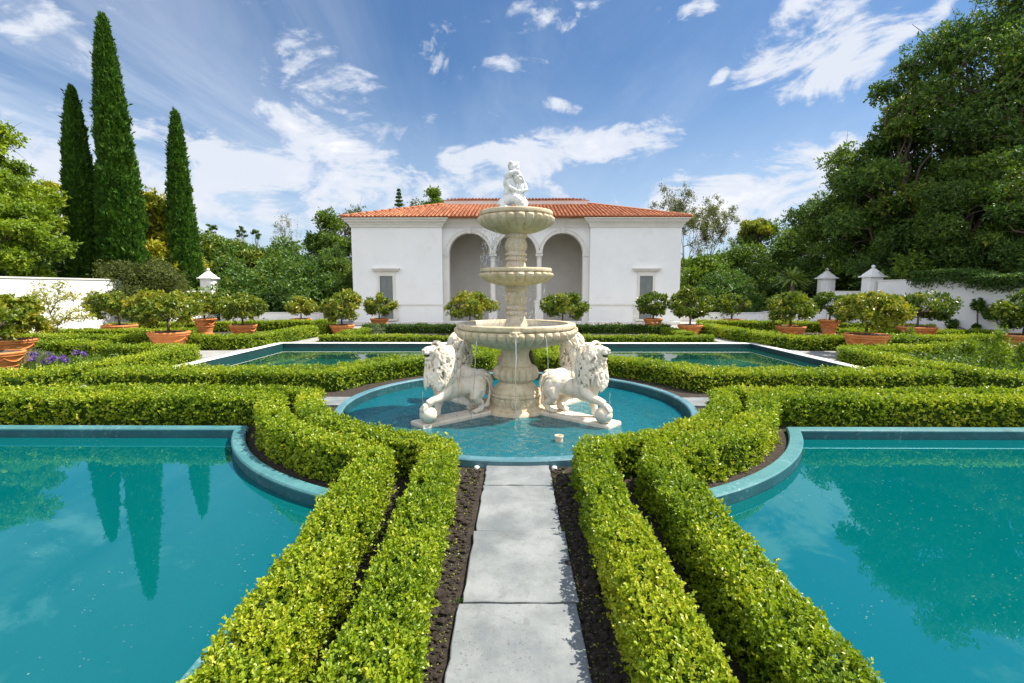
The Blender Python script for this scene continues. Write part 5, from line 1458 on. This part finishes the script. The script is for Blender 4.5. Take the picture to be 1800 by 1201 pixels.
# behind the roof
x, h = T(765, 326, 50)
tr('broadleaf_tree', 'bright green tree top above the roof, left of the lantern', 'tree', 765, 327, 50, 62, 'mid_tree_leaf', 39, nclump=22, ntip=3500, L=.26, tb=.72, zlo=.35, cl=.2, group=GL)
tr('sparse_tree', 'faint twiggy tree top beside the small conifer over the roof', 'tree', 735, 350, 55, 55, 'sparse_leaf', 40, nclump=14, ntip=500, L=.2, tb=.2, zlo=.5, cl=.2, group=GL)
def norfolk(label, u, v, y, wpx, seed):
    x, h = T(u, v, y); w_ = wpx / 2 / F * y; r = np.random.default_rng(seed)
    root = empty('norfolk_pine', (x, y, 0), label=label, cat='conifer'); b = MB(); b.tube([(0, 0, 0), (0, 0, h)], [.22, .03], 7); b.build('trunk', 'bark', root)
    b = MB(); z = h - .1; i = 0
    while z > h * .45:
        rad = w_ * min(1, (h - z) / (h * .50)) + .08; nb_ = 7
        for k in range(nb_):
            a = k / nb_ * 6.283 + i * .5; n = int(26 * rad / w_) + 6; q = r.uniform(0, 1, n)
            P = np.stack([np.cos(a) * rad * q, np.sin(a) * rad * q, z + .30 * rad * q ** 2 - .1 * q], 1); D = np.tile([math.cos(a), math.sin(a), .3], (n, 1)) + r.normal(size=(n, 3)) * .3
            whorls(b, P, D, 4, np.full(n, .26), .3, r.uniform(.2, .6, n), np.full(n, .1), False, r=r)
        z -= .42 + .02 * i; i += 1
    b.build('crown', 'cypress_leaf', root)
norfolk('small dark tiered conifer rising behind the left part of the roof', 705, 332, 60, 44, 41)
# twiggy and umbrella-shaped trees on the left skyline
def bare(label, u, v, y, wpx, seed, leafn=500, L=.12, name='bare_tree', bark='pale_bark', depth=5, zlo=.3, th=.028, tb=.5, leafm='sparse_leaf'):
    x, h = T(u, v, y); w_ = wpx / 2 / F * y; r = np.random.default_rng(seed)
    root = empty(name, (x, y, 0), label=label, cat='tree', group='thin nearly leafless trees on the skyline')
    b = MB(); tips = []
    def grow(p, d_, L_, rad, lev):
        n = 4; P = [p]
        for i in range(n):
            d_ = d_ + r.normal(size=3) * .13; d_ /= np.linalg.norm(d_); P.append(P[-1] + d_ * L_ / n)
        b.tube(P, np.linspace(rad, rad * .6, n + 1), 5 if lev else 7, cap=False)
        if lev >= depth: tips.append(P[-1]); tips.append(P[2]); return
        for k in range(3 if lev < 3 else 2):
            f = r.integers(2, n + 1) if k else n
            nd = d_ + r.normal(size=3) * .55; nd[2] = abs(nd[2]) * .7 + .25; nd /= np.linalg.norm(nd)
            grow(P[f], nd, L_ * r.uniform(.62, .8), rad * .55, lev + 1)
    grow(np.array([0, 0, 0.]), np.array([0, 0, 1.]), h * .34, h * th * .5, 0)
    V = np.concatenate(b.v); mxz = V[:, 2].max(); mxw = np.abs(V[:, 0]).max() + 1e-6
    S = np.array([w_ / mxw, w_ / mxw, h / mxz])
    b.v = [v_ * S for v_ in b.v]; b.build('trunk', bark, root, smooth=True)
    tips = np.array(tips) * S; idx = r.integers(0, len(tips), leafn)
    b = MB(); P = tips[idx] + r.normal(size=(leafn, 3)) * w_ * .06
    whorls(b, P, r.normal(size=(leafn, 3)), 3, np.full(leafn, L), .45, tb + .2 * r.normal(size=leafn), np.full(leafn, L), False, r=r)
    b.build('crown', leafm, root)
bare('pale budding tree right of the pavilion, taller of the pair', 1200, 318, 45, 105, 51, 5200, .13, depth=6)
bare('thin budding tree right of the pavilion, shorter of the pair', 1247, 345, 47, 80, 52, 3600, .13, depth=6)
bare('twiggy grey tree on the skyline left, broad and feathery', 493, 372, 60, 60, 53, 900, .13, depth=6)
bare('single thin bare tree on the skyline nearest the tall mixed tree', 528, 376, 58, 28, 54, 60, .12)
bare('pale airy tree in front of the right dark trees', 1380, 335, 42, 150, 55, 7000, .14, depth=6, leafm='mid_tree_leaf')
bare('airy tree on the edge of the big right tree', 1445, 280, 34, 130, 56, 6500, .12, tb=.45, depth=6, leafm='mid_tree_leaf')
for i, (u, v, wp, lb) in enumerate(((378, 392, 24, 'small umbrella-crowned tree on the far left skyline, tallest'), (430, 397, 22, 'small umbrella-crowned tree on the skyline, middle'), (454, 402, 18, 'small umbrella-crowned tree on the skyline, right of the others'))):
    tr('umbrella_tree', lb, 'tree', u, v, 62, wp, 'dark_tree_leaf', 60 + i, nclump=14, ntip=420, L=.16, tb=.4, zlo=.86, cl=.15, clz=.35, k=4, trunk_r=.06)
# right side
tr('broadleaf_tree', 'dense rounded tree with golden top right of the pavilion', 'tree', 1330, 388, 40, 120, 'mid_tree_leaf', 101, nclump=34, ntip=6500, L=.2, tb=.5, zlo=.04, cl=.18, group=GL)
tr('yellow_tree', 'golden flush of leaves topping the rounded tree', 'tree', 1325, 386, 39.2, 72, 'yellow_tree_leaf', 102, nclump=12, ntip=1400, L=.18, tb=.25, zlo=.80, cl=.16, clz=.6, group=GL)
tr('broadleaf_tree', 'light green shrub beside the pavilion right wall', 'shrub', 1225, 440, 29, 110, 'bright_tree_leaf', 103, nclump=28, ntip=6000, L=.15, tb=.35, zlo=.02, cl=.2, group=GL)
tr('broadleaf_tree', 'grey-green leafy tree right of the light shrub', 'tree', 1300, 425, 31, 130, 'mid_tree_leaf', 104, nclump=30, ntip=6500, L=.16, tb=.42, zlo=.02, cl=.19, group=GL)
tr('broadleaf_tree', 'dark shrub in the shade behind the right low wall', 'shrub', 1270, 478, 27.6, 150, 'dark_tree_leaf', 105, nclump=28, ntip=5500, L=.15, tb=.45, zlo=.01, cl=.19, group=GL)
tr('broadleaf_tree', 'mid green tree behind the cordyline', 'tree', 1395, 400, 33, 120, 'mid_tree_leaf', 106, nclump=30, ntip=6500, L=.17, tb=.45, zlo=.03, cl=.19, group=GL)
tr('broadleaf_tree', 'dark shrub behind the cordyline and right pier', 'shrub', 1420, 470, 28.5, 130, 'dark_tree_leaf', 107, nclump=26, ntip=5000, L=.15, tb=.45, zlo=.01, cl=.19, group=GL)
tr('evergreen_tree', 'huge dark evergreen at the upper right, reaching out of view', 'tree', 1760, -90, 23.5, 460, 'dark_tree_leaf', 110, nclump=100, ntip=30000, L=.15, tb=.58, zlo=.16, cl=.085, clz=.75, shape=.5, depth=4.0, trunk_r=.35)
tr('evergreen_tree', 'dark evergreen with stepped left crown left of the huge one', 'tree', 1575, 88, 25.0, 300, 'dark_tree_leaf', 111, nclump=64, ntip=17000, L=.16, tb=.58, zlo=.10, cl=.10, clz=.75, shape=.9, depth=3.5, trunk_r=.25)
tr('evergreen_tree', 'lower dark evergreen behind the right piers', 'tree', 1488, 262, 27.5, 220, 'mid_tree_leaf', 112, nclump=44, ntip=11000, L=.16, tb=.34, zlo=.04, cl=.13, shape=.8, depth=3)
tr('evergreen_tree', 'bushy mid-green tree behind the right garden wall', 'tree', 1690, 262, 20.8, 210, 'mid_tree_leaf', 113, nclump=50, ntip=13000, L=.12, tb=.32, zlo=.16, cl=.13, shape=.6, depth=1.8)
tr('evergreen_tree', 'dark tree at the right edge behind the garden wall', 'tree', 1830, 200, 18.5, 210, 'dark_tree_leaf', 114, nclump=46, ntip=12000, L=.12, tb=.5, zlo=.18, cl=.13, shape=.5, depth=1.6)
tr('evergreen_tree', 'shaded undergrowth behind the right garden wall', 'shrub', 1600, 410, 23.5, 260, 'dark_tree_leaf', 115, nclump=34, ntip=8000, L=.14, tb=.4, zlo=.02, cl=.14, depth=2, group=GL)
tr('evergreen_tree', 'shaded undergrowth behind the right wall near the edge', 'shrub', 1790, 410, 20.0, 260, 'dark_tree_leaf', 116, nclump=34, ntip=8000, L=.12, tb=.4, zlo=.02, cl=.14, depth=1.5, group=GL)
# creeper spilling over the right wall
b = MB(); r_ = np.random.default_rng(120); n = 9000
y = r_.uniform(12.5, 20.0, n); z = 2.10 + .42 * nz(np.stack([y * 0, y, 0 * y], 1), 121, 2.1) - np.abs(r_.normal(size=n)) * .22 + .15
low = 1.62 + .22 * nz(np.stack([y * 0, y, 0 * y], 1), 125, 3.1); z = np.maximum(z, low - r_.exponential(.05, n)); z = np.minimum(z, 2.9 + .2 * np.sin(y * 3.1))
x = 16.0 - r_.uniform(.02, .32, n) + np.where(z > 2.12, r_.uniform(0, .7, n), 0)
P = np.stack([x, y, z], 1); whorls(b, P, np.tile([-.6, 0, -.3], (n, 1)) + r_.normal(size=(n, 3)) * .6, 5, np.full(n, .065), .5, .35 + .2 * r_.normal(size=n), np.full(n, .06), False)
b.build('creeper', 'dark_tree_leaf', label='dark creeper spilling over the top of the right garden wall', cat='creeper')
# espaliered figs on the right wall
def wallpt(u, v, off=.06):
    r0 = ray(u, v); t_ = (16 - off) / r0.x; return np.array([16 - off, r0.y * t_, H_EYE + r0.z * t_])
root = empty('wall_climber', (15.9, 17, 0), label='sparse climber trained on the right wall, bare stems with dark leaf clusters', cat='climber')
b = MB()
for pts, r0 in ((((1742, 606), (1725, 590), (1718, 575), (1720, 545)), .022), (((1725, 590), (1700, 580), (1676, 572)), .016), (((1742, 606), (1755, 575), (1752, 560)), .018), (((1742, 606), (1770, 596), (1772, 570)), .018), (((1770, 596), (1790, 588)), .014)):
    P = np.array([wallpt(u, v) for u, v in pts]); q = np.linspace(0, 1, len(P)); qq = np.linspace(0, 1, 9); P = np.stack([np.interp(qq, q, P[:, i]) for i in range(3)], 1) + np.random.default_rng(1).normal(size=(9, 3)) * .015
    b.tube(P - np.array(root.location), r0, 6)
b.build('stem', 'bark', root, smooth=True)
b = MB(); r_ = np.random.default_rng(122)
for (u, v, s_) in ((1720, 537, .30), (1674, 570, .24), (1738, 552, .22), (1754, 550, .28), (1775, 560, .25), (1716, 575, .10), (1725, 586, .10), (1698, 600, .14)):
    c = wallpt(u, v, .14) - np.array(root.location); n = 90; D = nrm(r_.normal(size=(n, 3))) ; P = c + D * r_.uniform(.3, 1, n)[:, None] * s_ * np.array([.35, 1, .8])
    whorls(b, P, D, 3, np.full(n, .11), .8, .4 + .2 * r_.normal(size=n), np.full(n, .05), False, r=r_)
b.build('foliage', 'dark_tree_leaf', root)
# slender shrub tree in front of the left wall
r_ = np.random.default_rng(130); x, y = at(97, 606)
root = empty('slender_shrub', (x, y, 0), label='slender open-branched shrub with pale reddish-green leaves before the left wall', cat='shrub')
b = MB(); fol = MB()
pts = {'a': (97, 600), 'b': (95, 578), 'c': (108, 565)}
def sp(u, v, dy=0.0): r0 = ray(u, v); t_ = (y + dy) / r0.y; return np.array([r0.x * t_ - x, dy, H_EYE + r0.z * t_])
LB = [((97, 606), (98, 586), (102, 572)), ((102, 572), (88, 552), (80, 520), (72, 498)), ((102, 572), (112, 560), (150, 560), (158, 556)), ((88, 552), (100, 530), (104, 508), (112, 498)), ((96, 584), (86, 574), (70, 560)), ((110, 562), (128, 548), (150, 545)), ((84, 535), (66, 522), (60, 515)), ((100, 530), (125, 520), (134, 527))]
for i, pl in enumerate(LB):
    P = [sp(u, v, r_.uniform(-.3, .3) if j > 1 else 0) for j, (u, v) in enumerate(pl)]
    b.tube(P, np.linspace(.035 if i == 0 else .018, .006, len(P)), 6)
    for j in range(1, len(P)):
        n = 60 if i else 0
        if n:
            t_ = r_.uniform(0, 1, n)[:, None]; Q = P[j - 1] * (1 - t_) + P[j] * t_ + r_.normal(size=(n, 3)) * (.09, .14, .06) + (0, 0, .03)
            whorls(fol, Q, r_.normal(size=(n, 3)) + (0, 0, .4), 5, np.full(n, .055), .45, .55 + .2 * r_.normal(size=n), np.full(n, .05), False, r=r_)
b.build('stem', 'bark', root, smooth=True); fol.build('foliage', 'yellow_tree_leaf', root)
# cordyline
x, h = T(1393, 492, 26.1); root = empty('cordyline', (x, 26.1, 0), label='spiky cordyline with radiating sword leaves behind the right low wall', cat='plant')
b = MB(); b.tube([(0, 0, 0), (0, 0, h)], [.12, .10], 8); b.build('trunk', 'bark', root)
b = MB(); r_ = np.random.default_rng(131)
for i in range(170):
    v_ = nrm(r_.normal(size=3)); v_[2] = abs(v_[2]) * 1.1 - .25; v_ = nrm(v_); L_ = r_.uniform(.7, 1.05); q = np.linspace(0, 1, 6)[:, None]
    P = np.array([0, 0, h]) + v_ * L_ * q + np.array([0, 0, -.25]) * q ** 2.5; sd2 = nrm(np.cross(v_, [0, 0, 1.0])); wd = (.035 * np.sin(np.clip(q * 2.6 + .5, 0, 3.1)))
    b.grid(np.stack([P - sd2 * wd, P + sd2 * wd + np.array([0, 0, .01])], 1), tint=np.full(12, r_.uniform(0, 1)))
b.build('foliage', 'cordyline_leaf', root)
# distant wood closing every gap low on the horizon
b = MB(); r_ = np.random.default_rng(140); n = 26000
x = r_.uniform(-130, 130, n); yb = 72 + r_.uniform(0, 22, n); hh = 3.6 + 2.2 * nz(np.stack([x, 0 * x, 0 * x], 1), 141, .12) + 1.2 * nz(np.stack([x, 0 * x, 0 * x], 1), 142, .5)
z = r_.uniform(0, 1, n) ** .8 * np.maximum(hh, 1.5) * 1.35
P = np.stack([x, yb, z], 1); whorls(b, P, nrm(r_.normal(size=(n, 3)) + (0, -.3, .4)), 4, np.full(n, .95), .6, .45 + .2 * r_.normal(size=n) + .2 * nz(P, 143, .4), np.full(n, .8), False, r=r_)
b.build('distant_wood', 'mid_tree_leaf', label='low distant wood closing the horizon behind the garden', cat='wood', kind='stuff')
